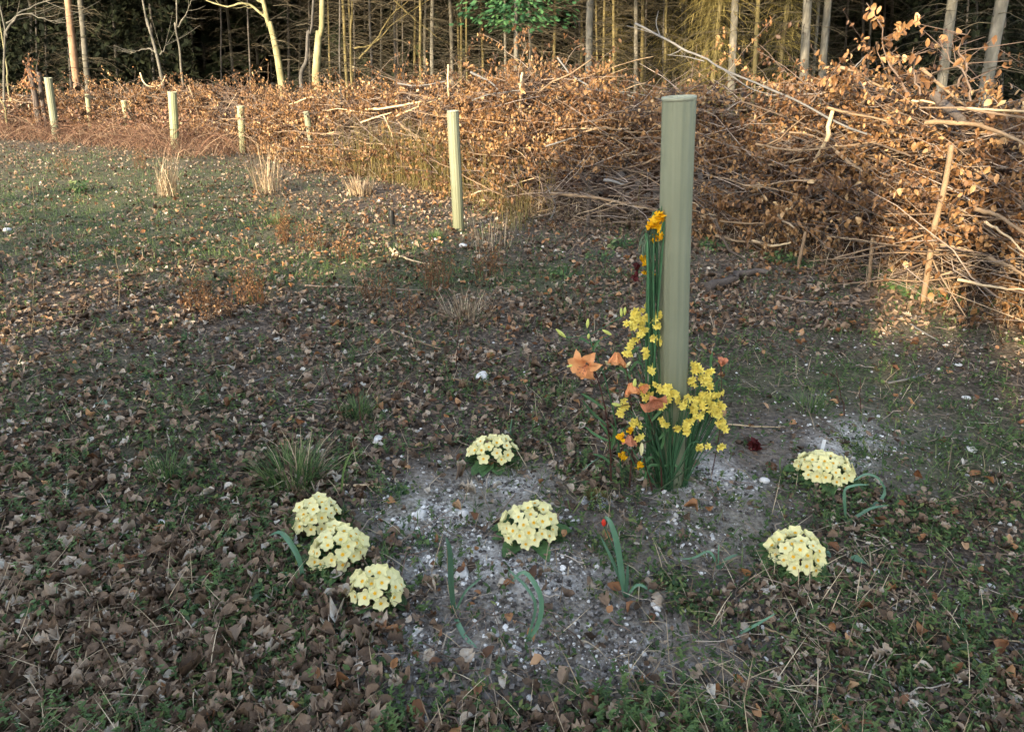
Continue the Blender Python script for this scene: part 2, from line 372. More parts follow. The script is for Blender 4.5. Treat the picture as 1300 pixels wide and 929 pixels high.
# fallen leaves
lm = MB()
x, y = scatter(90000, power=1.2); px, py, _ = proj(np.stack([x, y, 0*x], -1))
k = (R.random(len(x)) < litter_mask(px, py, x, y)) & (y < hedge_front_y(x)+.3)
x, y, px, py = x[k], y[k], px[k], py[k]; n = len(x)
sz = (.012+.034*R.random(n)**1.6)*(1+.15*(px < 520)*(py > 600)); sz *= np.where(px > 900, .75, 1)*np.where(y > 5, 1.25, 1)
rv = np.clip(R.beta(1.5, 1.9, n), 0, 1)*.98+.01; rv = np.where(R.random(n) < .07, .9, rv); rv = np.where((py < 330) & (R.random(n) < .4), rv*.45+.5, rv)
Q_ = on_ground(x, y, .006+.016*R.random(n)); hf = (R.random(n) < .45) & (y < 6)
for q_, kw in ((~hf, dict(wid=.66, rows=5)), (hf, dict(wid=.62, **LOBE))):
    m_ = int(q_.sum()); leaves(lm, Q_[q_], sz[q_]*(1.1 if 'shape' in kw else 1), R.random(m_)*2*PI, R.normal(0, .3, m_), R.normal(0, .36, m_), rnd=rv[q_], curl=.7, jit=.075, **kw)
tag(lm.build('fallen_leaves', M['litter'], smooth=True), 'brown and grey dead leaves strewn over the clearing floor', 'leaf litter', kind='stuff')
lm = MB()
x, y = scatter(15000, power=1.1); px, py, _ = proj(np.stack([x, y, 0*x], -1))
pr = .05+.5*blob(px, py, 640, 400, 260, 120)+.6*blob(px, py, 950, 370, 160, 60)+.5*blob(px, py, 350, 300, 250, 60)+.4*blob(px, py, 600, 290, 200, 40)
k = (R.random(len(x)) < pr) & (y < hedge_front_y(x)+.3); x, y = x[k], y[k]; n = len(x)
leaves(lm, on_ground(x, y, .014+.014*R.random(n)), (.018+.028*R.random(n))*np.where(y > 5, 1.2, 1), R.random(n)*2*PI, R.normal(0, .5, n), R.normal(0, .5, n), curl=.7, jit=.07)
tag(lm.build('fallen_beech_leaves', M['litter_rust']), 'rusty orange beech leaves blown from the hedge onto the ground', 'leaf litter', kind='stuff')

lm = MB(); n = 70000; y = 3.6+11.5*R.random(n)**1.1; x = (R.random(n)*2-1)*.9*(y+.3); px, py, _ = proj(np.stack([x, y, 0*x], -1))
pr = .25+.9*(fbm(x*1.3, y*1.3, 57)-.3); pr = pr*(1-.55*green_mask(px, py, x, y)); k = (R.random(n) < pr) & (y < hedge_front_y(x)+.3); x, y = x[k], y[k]; n = len(x)
leaves(lm, on_ground(x, y, .008+.018*R.random(n)), (.022+.03*R.random(n)), R.random(n)*2*PI, R.normal(0, .5, n), R.normal(0, .5, n), rnd=np.clip(R.beta(1.5, 1.5, n), 0, 1)*.86, wid=.66, curl=.8, jit=.05, rows=3)
tag(lm.build('distant_fallen_leaves', M['litter']), 'pinkish brown dead leaves covering the ground towards the hedge', 'leaf litter', kind='stuff')
wm = MB(); n = 60000; y = 4.5+10*R.random(n)**1.1; x = (R.random(n)*2-1)*.9*(y+.3); px, py, _ = proj(np.stack([x, y, 0*x], -1))
pr = .04+.8*green_mask(px, py, x, y)*(fbm(x*2.7, y*2.7, 59) > .45); k = (R.random(n) < pr) & (y < hedge_front_y(x)+.2); x, y = x[k], y[k]; n = len(x)
blades(wm, on_ground(x, y), .03+.06*R.random(n), .004+.004*R.random(n), R.random(n)*6.3, R.normal(.5, .4, n), R.normal(.5, .4, n), K=3)
tag(wm.build('distant_short_grass', M['grass']), 'short green grass of the far mossy patches', 'grass', kind='stuff')

# pebbles, chalk crumbs and clods
def stones(mb, pos, size, rnd):
    ico = [(-1, 0, 0), (1, 0, 0), (0, -1, 0), (0, 1, 0), (0, 0, -1), (0, 0, 1)]
    v = np.array([[a, b, c] for a in (-.6, .6) for b in (-.6, .6) for c in (-.6, .6)]+[list(map(float, q)) for q in ico])
    f = []
    for ax in range(3):
        for s_ in (-1, 1):
            q = [i for i in range(8) if np.sign(v[i, ax]) == s_]; ctr = 8+ax*2+(s_ > 0)
            o2 = [a for a in range(3) if a != ax]; q.sort(key=lambda i: math.atan2(v[i, o2[1]], v[i, o2[0]]))
            for i in range(4):
                t = [ctr, q[i], q[(i+1) % 4]]
                nrm = np.cross(v[t[1]]-v[t[0]], v[t[2]]-v[t[0]])
                f.append(t if nrm[ax]*s_ > 0 else t[::-1])
    n = len(pos); V = np.broadcast_to(v*.8, (n, 14, 3))*(1+R.normal(0, .16, (n, 14, 3)))
    V = V*np.stack([.7+.6*R.random(n), .7+.6*R.random(n), .5+.3*R.random(n)], -1)[:, None]
    Mx = euler_m(R.random(n)*6.3, R.normal(0, .4, n), R.normal(0, .4, n))
    V = np.einsum('nij,nvj->nvi', Mx, V)*size[:, None, None]+pos[:, None]
    mb.add(V, (np.array(f)[None]+(np.arange(n)*14)[:, None, None]).reshape(-1, 3), np.repeat(rnd, 14))
sm = MB(); x, y = scatter(120000, y1=13); px, py, _ = proj(np.stack([x, y, 0*x], -1))
ch = chalk_mask(px, py, x, y); cl = fbm(x*7, y*7, 61)
hot = sum(blob(px, py, *b4) for b4 in ((575, 645, 55, 28), (600, 665, 40, 18), (520, 652, 40, 20), (900, 612, 60, 30), (560, 700, 60, 40), (690, 720, 70, 25), (1090, 560, 60, 30), (500, 815, 60, 20), (640, 610, 40, 14)))
pr = np.where(cl > .52, .42, .05)*ch+hot*.5+.012+.04*sstep(820, 1000, px)+.03*(py < 330)
k = (R.random(len(x)) < pr) & (y < hedge_front_y(x)); x, y = x[k], y[k]; n = len(x)
sz = .0012+.0085*R.random(n)**5+.0006*y
stones(sm, on_ground(x, y, .004), sz, R.random(n)); tag(sm.build('chalk_crumbs', M['chalk'], smooth=False), 'white chalk crumbs scattered on the bare soil patch', 'chalk', kind='stuff')
sm = MB(); x, y = scatter(60000, y1=9); px, py, _ = proj(np.stack([x, y, 0*x], -1))
k = R.random(len(x)) < .3+.7*chalk_mask(px, py, x, y); x, y = x[k], y[k]; n = len(x)
stones(sm, on_ground(x, y, .003), .003+.008*R.random(n)**2, R.random(n)*.9); tag(sm.build('soil_crumbs', M['clod'], smooth=False), 'grey crumbs of bare chalky soil', 'soil', kind='stuff')

# moss, weeds, grass, dead bents
wm = MB(); x, y = scatter(52000, y1=14); px, py, _ = proj(np.stack([x, y, 0*x], -1))
pr = .22+.75*green_mask(px, py, x, y)*(fbm(x*5, y*5, 71) > .42)+.6*(fbm(x*3.1, y*3.1, 77) > .62)
pr = pr*(1-.75*chalk_mask(px, py, x, y))
k = (R.random(len(x)) < pr) & (y < hedge_front_y(x)+.2); x, y = x[k], y[k]; n = len(x)
m = 4; X = np.repeat(x, m)+R.normal(0, .012, n*m); Y = np.repeat(y, m)+R.normal(0, .012, n*m)
leaves(wm, on_ground(X, Y, .006+.022*R.random(n*m)), .010+.013*R.random(n*m), R.random(n*m)*6.3, R.normal(-.3, .5, n*m), R.normal(0, .4, n*m), wid=.5, curl=.3, rows=3, jit=.02)
tag(wm.build('low_weeds', M['moss']), 'tiny green weeds and moss creeping between the leaves', 'weeds', kind='stuff')
wm = MB(); x, y = scatter(9500, y1=8); px, py, _ = proj(np.stack([x, y, 0*x], -1))
k = (R.random(len(x)) < (.06+1.1*sstep(.5, .66, fbm(x*3.7, y*3.7, 72)))*(1-.9*chalk_mask(px, py, x, y))*(1-.4*sstep(800, 1000, px))); x, y = x[k], y[k]; n = len(x); m = 14
f = np.tile(np.linspace(.15, 1, m), n); h_ = np.repeat(.025+.055*R.random(n), m); an = np.tile(np.arange(m)*2.4, n)
leaves(wm, np.stack([np.repeat(x, m)+.004*np.cos(an), np.repeat(y, m)+.004*np.sin(an), gz(np.repeat(x, m), np.repeat(y, m))+h_*f], -1), .010+.010*R.random(n*m), an, R.normal(-.35, .25, n*m), R.normal(0, .3, n*m), wid=.34, curl=.2, rows=3, jit=.015, rnd=np.repeat(R.random(n), m)*.7+.25*R.random(n*m))
tag(wm.build('feathery_weeds', M['grass']), 'small feathery green sprigs pushing up through the litter', 'weeds', kind='stuff')
wm = MB(); x, y = scatter(30000, y1=14); px, py, _ = proj(np.stack([x, y, 0*x], -1))
pr = (.06+.8*green_mask(px, py, x, y))*np.where(fbm(x*3.4, y*3.4, 81) > .5, 1, .25)*(1-.8*chalk_mask(px, py, x, y))
k = (R.random(len(x)) < pr) & (y < hedge_front_y(x)+.2); x, y = x[k], y[k]; n = len(x); m = 3
X = np.repeat(x, m)+R.normal(0, .02, n*m); Y = np.repeat(y, m)+R.normal(0, .02, n*m)
blades(wm, on_ground(X, Y), .02+.045*R.random(n*m), .0022+.0018*R.random(n*m), R.random(n*m)*6.3, R.normal(.5, .3, n*m), R.normal(.6, .4, n*m))
tag(wm.build('short_grass', M['grass']), 'short green grass growing through the leaf litter', 'grass', kind='stuff')
wm = MB(); x, y = scatter(20000, y1=14); n = len(x); px, py, _ = proj(np.stack([x, y, 0*x], -1))
k = (y < hedge_front_y(x)+.2) & (R.random(n) < (.15+.45*(fbm(x*2, y*2, 91) > .55))*(1-.85*chalk_mask(px, py, x, y))); x, y = x[k], y[k]; n = len(x)
blades(wm, on_ground(x, y, .006), .04+.11*R.random(n), .0016+.0014*R.random(n), R.random(n)*6.3, R.normal(1.1, .3, n), R.normal(.45, .5, n))
tag(wm.build('dead_bents', M['straw']), 'thin dry grass stalks lying flat on the ground', 'dry grass', kind='stuff')
tm = MB(); x, y = scatter(1700, y1=13); k = y < hedge_front_y(x)+.1; x, y = x[k], y[k]; n = len(x)
yaw = R.random(n)*6.3; ln = .05+.2*R.random(n)**2; t = np.linspace(-.5, .5, 5)
P = np.stack([x[:, None]+np.cos(yaw)[:, None]*t*ln[:, None], y[:, None]+np.sin(yaw)[:, None]*t*ln[:, None], np.zeros((n, 5))], -1)
P[..., :2] += R.normal(0, .006, (n, 5, 2)); P[..., 2] = gz(P[..., 0], P[..., 1])+.012+.012*R.random((n, 5))
tubes(tm, P, (.0008+.0022*R.random((n, 1))**2)*np.linspace(1, .6, 5), 4)
tag(tm.build('twig_litter', M['twig']), 'small broken twigs mixed into the leaf litter', 'twigs', kind='stuff')

# ------------------------------------------------------------------ brushwood hedge
seg = np.linalg.norm(np.diff(HF, axis=0), axis=1); SL = np.concatenate([[0], np.cumsum(seg)]); STOT = SL[-1]
TOPPX = [(-200, 126), (0, 126), (60, 126), (130, 112), (200, 110), (300, 111), (360, 124), (420, 126), (470, 112), (560, 102), (640, 104), (700, 84), (760, 112), (830, 118), (900, 112), (1000, 126), (1060, 124), (1110, 118), (1180, 134), (1300, 142), (1500, 135)]
tpx = np.array([p[0] for p in TOPPX]); tpy = np.array([p[1] for p in TOPPX])
def hfront(s):
    x = np.interp(s, SL, HF[:, 0]); y = np.interp(s, SL, HF[:, 1])
    e = .15; dx = np.interp(s+e, SL, HF[:, 0])-np.interp(s-e, SL, HF[:, 0]); dy = np.interp(s+e, SL, HF[:, 1])-np.interp(s-e, SL, HF[:, 1])
    l = np.hypot(dx, dy)+1e-9
    return x, y, dy/l, -dx/l, dx/l, dy/l           # point, inward normal (away from camera), tangent
def hheight(s):
    x, y, nx_, ny_, _, _ = hfront(s); cx_, cy_ = x+nx_*.9, y+ny_*.9
    pxx, _, _ = proj(np.stack([cx_, cy_, 0*cx_+1.2], -1)); ty = np.interp(pxx, tpx, tpy)
    b_ = -(ty-CY)/F; dirz = (-sp+b_*cp)/(cp+b_*sp)
    return np.clip(CAMH+cy_*dirz, .8, 1.9)+(fbm(s*2.3, s*0, 5)-.5)*.22
# normal must point away from the camera
_x, _y, _nx, _ny, _, _ = hfront(np.array([STOT*.4]))
SGN = 1 if (_nx*_x+_ny*_y)[0] > 0 else -1
_hf = hfront
def hfront(s):
    x, y, a, b_, c_, d_ = _hf(s); return x, y, a*SGN, b_*SGN, c_, d_
def hpoint(s, t, dep):
    """t 0..1 up the face, dep metres into the pile"""
    x, y, a, b_, _, _ = hfront(s); h = hheight(s)
    off = .02+.62*t**2.2+(fbm(s*3.1+7, t*4+s*.3, 15, 4)-.5)*1.0*sstep(0, .15, t)+dep
    X, Y = x+a*off, y+b_*off
    return np.stack([X, Y, gz(X, Y)+t*h], -1)
def hsample(n, bias=1.3):
    """s, favouring the near stretch"""
    s = R.random(n*3)*STOT; x, y, *_ = hfront(s); w = (3.5/np.hypot(x, y))**bias; w = np.clip(w, 0, 1)
    s = s[R.random(len(s)) < w]; return s[:n]

def hlen(s): x, y, *_ = hfront(s); return np.hypot(x, y)
# thin twigs
ht = MB(); s = hsample(8500, .9); n = len(s); t = R.random(n)**.8; dep = R.random(n)*.5-.05
p0 = hpoint(s, t, dep); _, _, a, b_, tx, ty = hfront(s)
yaw_t = R.normal(0, .5, n)+np.where(R.random(n) < .5, 0, PI)
dx = tx*np.cos(yaw_t)-a*np.sin(yaw_t)*.8; dy = ty*np.cos(yaw_t)-b_*np.sin(yaw_t)*.8; dz = R.normal(.05, .45, n)
L_ = .25+.75*R.random(n)**1.5; K = 6; u = np.linspace(0, 1, K)
d = norm(np.stack([dx, dy, dz], -1)); P = p0[:, None]+d[:, None]*(u[None, :, None]*L_[:, None, None])
P += np.cumsum(R.normal(0, .022, P.shape), 1)*L_[:, None, None]; P[..., 2] -= (u**2)[None]*(.12*R.random(n)*L_)[:, None]
P[..., 2] = np.maximum(P[..., 2], gz(P[..., 0], P[..., 1])+.01)
TW = P.copy()
tubes(ht, P, (.0016+.004*R.random((n, 1))**2)*np.linspace(1, .35, K), 4)
# upward whips above the crest
s = hsample(200, .5); n = len(s); p0 = hpoint(s, .75+.2*R.random(n), .1+.4*R.random(n)); u = np.linspace(0, 1, K)
d = norm(np.stack([R.normal(0, .7, n), R.normal(0, .4, n), .35+.7*R.random(n)], -1)); L_ = .15+.35*R.random(n)
P = p0[:, None]+d[:, None]*(u[None, :, None]*L_[:, None, None])+np.cumsum(R.normal(0, .02, (n, K, 3)), 1); P[..., 2] -= (u**2)[None]*(.25*R.random(n)*L_)[:, None]
tubes(ht, P, (.0015+.0022*R.random((n, 1)))*np.linspace(1, .35, K), 4); WH = P
tag(ht.build('brushwood_twigs', M['hedge_twig']), 'tangled mass of thin twigs forming the brushwood hedge', 'brushwood', kind='stuff')

bm = MB(); s = hsample(760, 1.1); n = len(s); p0 = hpoint(s, .04+.93*R.random(n)**.9, -.04+.3*R.random(n)); _, _, a, b_, tx, ty = hfront(s)
yw = R.normal(0, .34, n)+np.where(R.random(n) < .5, 0, PI); d = norm(np.stack([tx*np.cos(yw)-a*np.sin(yw), ty*np.cos(yw)-b_*np.sin(yw), R.normal(0, .28, n)], -1)); L_ = .35+.9*R.random(n); u = np.linspace(0, 1, 7)
P = p0[:, None]+d[:, None]*(u[None, :, None]*L_[:, None, None])+np.cumsum(R.normal(0, .012, (n, 7, 3)), 1); P[..., 2] = np.maximum(P[..., 2], gz(P[..., 0], P[..., 1])+.015)
tubes(bm, P, (.0045+.007*R.random((n, 1))**2)*np.linspace(1, .5, 7), 6)
tag(bm.build('brushwood_branches', M['brush_wood']), 'countless thin cut branches laid along the brushwood hedge', 'brushwood', kind='stuff')
# dead leaves hanging in sprays on those twigs
hl = MB()
def spray(P, per, size, tight=1.0):
    n, K, _ = P.shape; idx = np.repeat(np.arange(n), per); m = len(idx)
    f = (1-R.random(m)*tight)*(K-1.001); i = f.astype(int); fr = (f-i)[:, None]
    q = P[idx, i]*(1-fr)+P[idx, i+1]*fr
    q = q+R.normal(0, .022, q.shape); q[:, 2] -= .012
    dirv = P[idx, -1]-P[idx, 0]; yw = np.arctan2(dirv[:, 1], dirv[:, 0])+R.normal(0, .9, m)
    tint = R.random(n)
    q[:, 2] = np.maximum(q[:, 2], gz(q[:, 0], q[:, 1])+.01)
    leaves(hl, q, size*(.65+.55*R.random(m)), yw, .85+R.normal(0, .5, m), R.normal(0, .7, m), rnd=np.clip(tint[idx]*.6+R.beta(2, 2, m)*.42, 0, 1), wid=.58, curl=.45, jit=.05)
zr = TW[:, 2, 2]-gz(TW[:, 2, 0], TW[:, 2, 1]); tt = zr/1.2
# bare stick-dominated pockets (lower right, lower centre) versus leafy masses
ppx, ppy, _ = proj(TW[:, 2])
leafy = fbm(ppx/48., ppy/36., 101, 3)+.12-.9*blob(ppx, ppy, 760, 250, 110, 38)-.35*blob(ppx, ppy, 1170, 335, 150, 45)-.3*blob(ppx, ppy, 490, 160, 60, 25)
sel = leafy > .455
spray(TW[sel][:3300], 27, .038, .6)
sel2 = sel.copy(); spray(TW[sel][3300:], 9, .05)
spray(WH[:150], 7, .045)
# deep fill so nothing shows through, leaf colour darkened as shade in the gaps
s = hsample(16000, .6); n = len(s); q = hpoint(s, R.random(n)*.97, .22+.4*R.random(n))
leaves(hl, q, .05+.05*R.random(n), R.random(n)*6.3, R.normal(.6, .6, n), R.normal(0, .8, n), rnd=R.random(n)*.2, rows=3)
tag(hl.build('brushwood_leaves', M['hedge_leaf']), 'withered orange brown beech leaves massed on the brushwood hedge', 'dead leaves', kind='stuff')

# scrub in the left distance, straw and rubbish along the foot of the pile
dm = MB(); n = 9000; s = STOT*(.52+.48*R.random(n)); x, y, a, b_, _, _ = hfront(s); o = -1.3+2.2*R.random(n); X, Y = x+a*o+R.normal(0, .15, n), y+b_*o
blades(dm, on_ground(X, Y), .06+.22*R.random(n), .003+.004*R.random(n), R.random(n)*6.3, R.normal(.5, .5, n), R.normal(.6, .8, n))
n = 1500; s = STOT*(.5+.5*R.random(n)); x, y, a, b_, _, _ = hfront(s); o = -1.5+2.2*R.random(n); yw = R.random(n)*6.3; l_ = .3+.8*R.random(n); u = np.linspace(0, 1, 6)
P = np.stack([(x+a*o)[:, None]+np.cos(yw)[:, None]*u*l_[:, None], (y+b_*o)[:, None]+np.sin(yw)[:, None]*u*l_[:, None], (.5+.5*R.random(n))[:, None]*(u*(1.15-u)*1.6)*l_[:, None]], -1)+R.normal(0, .015, (n, 6, 3)); P[..., 2] += gz(P[..., 0], P[..., 1])
tubes(dm, P, (.003+.003*R.random((n, 1)))*np.linspace(1, .5, 6), 3)
n = 5000; s = STOT*(.62+.38*R.random(n)); x, y, a, b_, _, _ = hfront(s); o = -.4+2.4*R.random(n)
leaves(dm, np.stack([x+a*o, y+b_*o, gz(x, y)+.1+.55*R.random(n)], -1), .05+.04*R.random(n), R.random(n)*6.3, R.normal(.4, .6, n), R.normal(0, .7, n), rows=3)
tag(dm.build('bramble_scrub', M['scrub']), 'reddish brown dead bramble and weed scrub along the far edge', 'scrub', kind='stuff')
dm = MB(); s = hsample(5200, .8); n = len(s); x, y, a, b_, _, _ = hfront(s); o = -.12+.35*R.random(n); X, Y = x+a*o, y+b_*o
blades(dm, on_ground(X, Y, .01+.22*R.random(n)**2), .08+.2*R.random(n), .0018+.002*R.random(n), R.random(n)*6.3, R.normal(.9, .5, n), R.normal(.5, .6, n))
tag(dm.build('straw_debris', M['straw']), 'dry straw and fibrous debris caught along the foot of the hedge', 'dry grass', kind='stuff')
dm = MB(); n = 1500; s0 = np.interp(at(520, 235)[0], HF[::-1, 0], SL[::-1]); s = s0+R.normal(0, 1.1, n); x, y, a, b_, _, _ = hfront(s); o = -.1+.5*R.random(n)
blades(dm, on_ground(x+a*o, y+b_*o, .0), .3+.6*R.random(n), .003+.004*R.random(n), R.random(n)*6.3, R.normal(0, .25, n), R.normal(.3, .4, n))
tag(dm.build('olive_hedge_grass', M['needle_olive']), 'olive tinted tall dead grass against the middle of the hedge', 'dry grass', kind='stuff')

# ------------------------------------------------------------------ sticks: individual branches
def hedge_y(px):                          # y of the pile's front as seen along px
    ys = []
    o = np.argsort(HF[:, 0])
    for t in np.linspace(2, 20, 400):
        x = (px-CX)/F*t
        if t*cp > np.interp(x, HF[o, 0], HF[o, 1]): return t*cp
    return 14.
def hdepth(px, py, push=0.):
    y0 = hedge_y(px); y = y0
    for _ in range(5):
        q = aty(px, py, y); j = int(np.argmin(np.hypot(*(np.array(_hf(SS)[:2])-q[:2, None])))); h_ = float(HH[j])
        t_ = min(max(q[2]/h_, 0), 1.15); y = y0+.62*min(t_, 1)**2.2*.85+(max(t_-1, 0)*1.0)+push
    return y
SS = np.linspace(0, STOT, 300); HH = hheight(SS)
def stick(name, pix, r0, mt, label, group, push=0., cat='branch', n=14, rend=None, cut=False, dep=None, bow=0):
    pts = []
    for i, p in enumerate(pix):
        yy = hdepth(p[0], p[1], push*.5-.03) if dep is None else (dep if np.ndim(dep) == 0 else dep[i])
        q = aty(p[0], p[1], yy)
        pts.append(q)
    P = curve(pts, n, min(r0*.3, .0025)); g = gz(P[:, 0], P[:, 1]); P[:, 2] = np.maximum(P[:, 2], g+r0*.7)
    rr = np.linspace(r0, r0*.5 if rend is None else rend, n)*(1+R.normal(0, .05, n))
    mb = MB(); tubes(mb, P, rr, 8, rnd=.5, cap=True)
    o = mb.build(name, mt, origin=P[0]); tag(o, label, cat, group)
    if cut:
        T = norm(P[0]-P[1]); m2 = MB(); Q = np.stack([P[0], P[0]+T*.004]); tubes(m2, Q-P[0], [rr[0]*.93, rr[0]*.9], 12, cap=True)
        m2.build('cut_end', M['cut_end'], o)
    return o
HB = 'branches heaped in the brushwood hedge'
for pix, r, mt, lab, push in [
  ([(708, 74), (726, 96), (754, 112), (780, 116), (806, 124)], .009, 'wood_grey', 'blue grey curved branch on the crest left of the tall tube', .45),
  ([(745, 113), (775, 118), (800, 117), (842, 127)], .006, 'wood_grey', 'thin grey branch reaching the rim of the tall tube', .4),
  ([(1067, 86), (1088, 92), (1106, 104), (1127, 114)], .013, 'wood_tan', 'short tan branch arching above the crest at right', .35),
  ([(1098, 113), (1082, 95), (1088, 82), (1098, 72)], .007, 'wood_grey', 'grey twig standing on the crest at right with a bend', .4),
  ([(1171, 88), (1190, 106), (1210, 122), (1226, 134)], .012, 'wood_tan', 'straight tan stick leaning out of the hedge crest', .25),
  ([(1175, 156), (1205, 156), (1235, 158), (1274, 169), (1302, 184)], .016, 'wood_tan', 'thick pinkish brown branch along the hedge top at far right', .02),
  ([(1214, 138), (1250, 139), (1302, 142)], .011, 'wood_pale', 'whitish straight branch above the pinkish thick branch', .15),
  ([(1158, 128), (1190, 131), (1212, 141)], .008, 'wood_pale', 'pale forked twig beside the cut log on the hedge', .1),
  ([(960, 183), (1007, 191), (1065, 186), (1112, 180)], .009, 'wood_tan', 'long tan branch sagging across the hedge face right of the tall tube', -.02),
  ([(1051, 137), (1080, 144), (1120, 152), (1130, 157)], .010, 'wood_tan', 'light brown branch lying across the top of the short stump', .05),
  ([(1062, 193), (1078, 206), (1095, 218)], .012, 'wood_tan', 'short cut stick sloping down from the long sagging branch', -.03),
  ([(1002, 168), (1030, 172), (1050, 183), (1070, 196)], .007, 'wood_tan', 'crooked twig hanging below the short stump', .0),
  ([(1240, 266), (1270, 276), (1302, 297)], .013, 'wood_tan', 'upper of the sticks poking out low at the right edge', -.03),
  ([(1251, 282), (1275, 297), (1300, 320)], .008, 'wood_pale', 'thin pale stick below the upper stick at the right edge', -.06),
  ([(1256, 328), (1280, 338), (1302, 351)], .013, 'wood_tan', 'thick tan stick low at the right edge', -.06),
  ([(1217, 355), (1260, 364), (1302, 368)], .010, 'wood_pale', 'lowest yellowish stick lying near the ground at the right edge', -.1),
  ([(955, 306), (980, 312), (1004, 308)], .013, 'wood_pale', 'pale log end low in the hedge behind the tall tube', -.02),
  ([(909, 299), (935, 306), (972, 309)], .014, 'wood_tan', 'yellowish log at the foot of the hedge just right of the tall tube', -.08),
  ([(890, 274), (925, 282), (970, 284)], .012, 'wood_tan', 'straight log above the yellowish log right of the tall tube', -.03),
  ([(700, 246), (735, 249), (767, 253), (800, 260), (840, 268)], .017, 'wood_tan', 'long thick pole low across the dark hollow left of the tall tube', -.02),
  ([(767, 228), (780, 231), (792, 234)], .018, 'wood_grey', 'short grey log stub in the dark hollow', .1),
  ([(697, 283), (705, 260), (694, 236)], .010, 'wood_grey', 'grey bent stick rising at the left of the dark hollow', .0),
  ([(741, 168), (758, 163), (772, 162), (805, 168), (843, 166)], .009, 'wood_tan', 'gently arched tan branch at mid height left of the tall tube', -.02),
  ([(775, 145), (797, 147), (820, 150)], .008, 'wood_tan', 'upper short parallel stick close left of the tall tube', .02),
  ([(775, 150), (795, 155), (814, 158)], .008, 'wood_tan', 'lower short parallel stick close left of the tall tube', .0),
  ([(693, 186), (718, 178), (738, 172)], .009, 'wood_grey', 'dark grey branch leading up to the arched tan branch', .0),
  ([(820, 207), (832, 201), (842, 197)], .009, 'wood_tan', 'short lit stick touching the left side of the tall tube', -.03),
  ([(465, 139), (485, 138), (508, 134), (535, 129)], .018, 'wood_pale', 'thick pale branch across the sunlit hedge left of the middle tube', .0),
  ([(458, 156), (475, 150), (487, 146), (497, 143)], .013, 'wood_pale', 'pale branch forming the lower left arm of the sunlit fork', -.02),
  ([(503, 148), (520, 140), (540, 132), (559, 125)], .011, 'wood_pale', 'pale branch slanting up from the fork towards the middle tube', -.03),
  ([(487, 147), (492, 158), (496, 168), (499, 178)], .009, 'wood_pale', 'thin pale branch dropping straight down from the sunlit fork', -.04),
  ([(504, 152), (512, 162), (521, 167), (531, 182), (541, 196)], .012, 'wood_tan', 'curved branch running down right from the sunlit fork', -.04),
  ([(396, 174), (410, 171), (427, 167)], .013, 'wood_pale', 'upper short pale stick poking from the left end of the near hedge', -.05),
  ([(391, 201), (400, 201), (412, 197), (426, 195)], .012, 'wood_pale', 'lower short pale stick poking from the left end of the near hedge', -.05),
  ([(367, 133), (380, 129), (392, 124), (409, 124)], .013, 'wood_pale', 'bleached arched branch at the top left end of the near hedge', -.1),
  ([(369, 158), (374, 146), (381, 136)], .013, 'wood_tan', 'short tan branch dropping below the bleached arch', -.1),
  ([(505, 106), (530, 109), (565, 104)], .011, 'wood_grey', 'grey branch near the crest left of the pale stake', .2),
  ([(598, 92), (610, 98), (622, 104), (632, 114)], .014, 'wood_grey', 'bluish crooked branch on the crest right of the middle tube', .15),
  ([(600, 128), (622, 120), (660, 115)], .009, 'wood_grey', 'thin grey branch above the lit leaves right of the middle tube', .1),
  ([(178, 93), (182, 104), (190, 110), (204, 108), (210, 96)], .018, 'wood_pale', 'bleached branch looping like a hook on the far left brush', .2),
  ([(120, 133), (145, 142), (165, 152)], .02, 'wood_dark', 'dark limb sloping through the far left brush', -.1),
  ([(20, 121), (45, 124), (60, 130)], .025, 'wood_dark', 'dark horizontal limb behind the leftmost tall tube', .6),
]:
    stick('branch', pix, r, M[mt], lab, HB, push, n=12)
# the long blue grey bough, with side limbs, lying over the crest
bo = stick('fallen_bough', [(806, 30), (838, 46), (866, 62), (894, 74), (919, 89), (970, 110), (1017, 131), (1065, 157), (1106, 172)], .010, M['wood_grey'], 'long blue grey bough slanting down over the hedge right of the tall tube', HB, .2, cat='bough', n=26, rend=.007)
for pix in ([(838, 46), (833, 30), (836, 14)], [(919, 89), (952, 112), (985, 122)], [(894, 78), (870, 72), (848, 70)], [(838, 46), (815, 38), (796, 33)], [(866, 62), (860, 66), (850, 70)]):
    P = curve([aty(p[0], p[1], hdepth(p[0], p[1], .07)) for p in pix], 8); mb = MB(); tubes(mb, P-np.array(bo.location), np.linspace(.006, .0025, 8), 6, rnd=.5); mb.build('side_branch', M['wood_grey'], bo)
stick('cut_log', [(1185, 121), (1203, 136), (1221, 153)], .028, M['wood_dark'], 'thick brown log with round orange cut end on the hedge top', HB, .05, cat='log', n=8, rend=.026, cut=True)
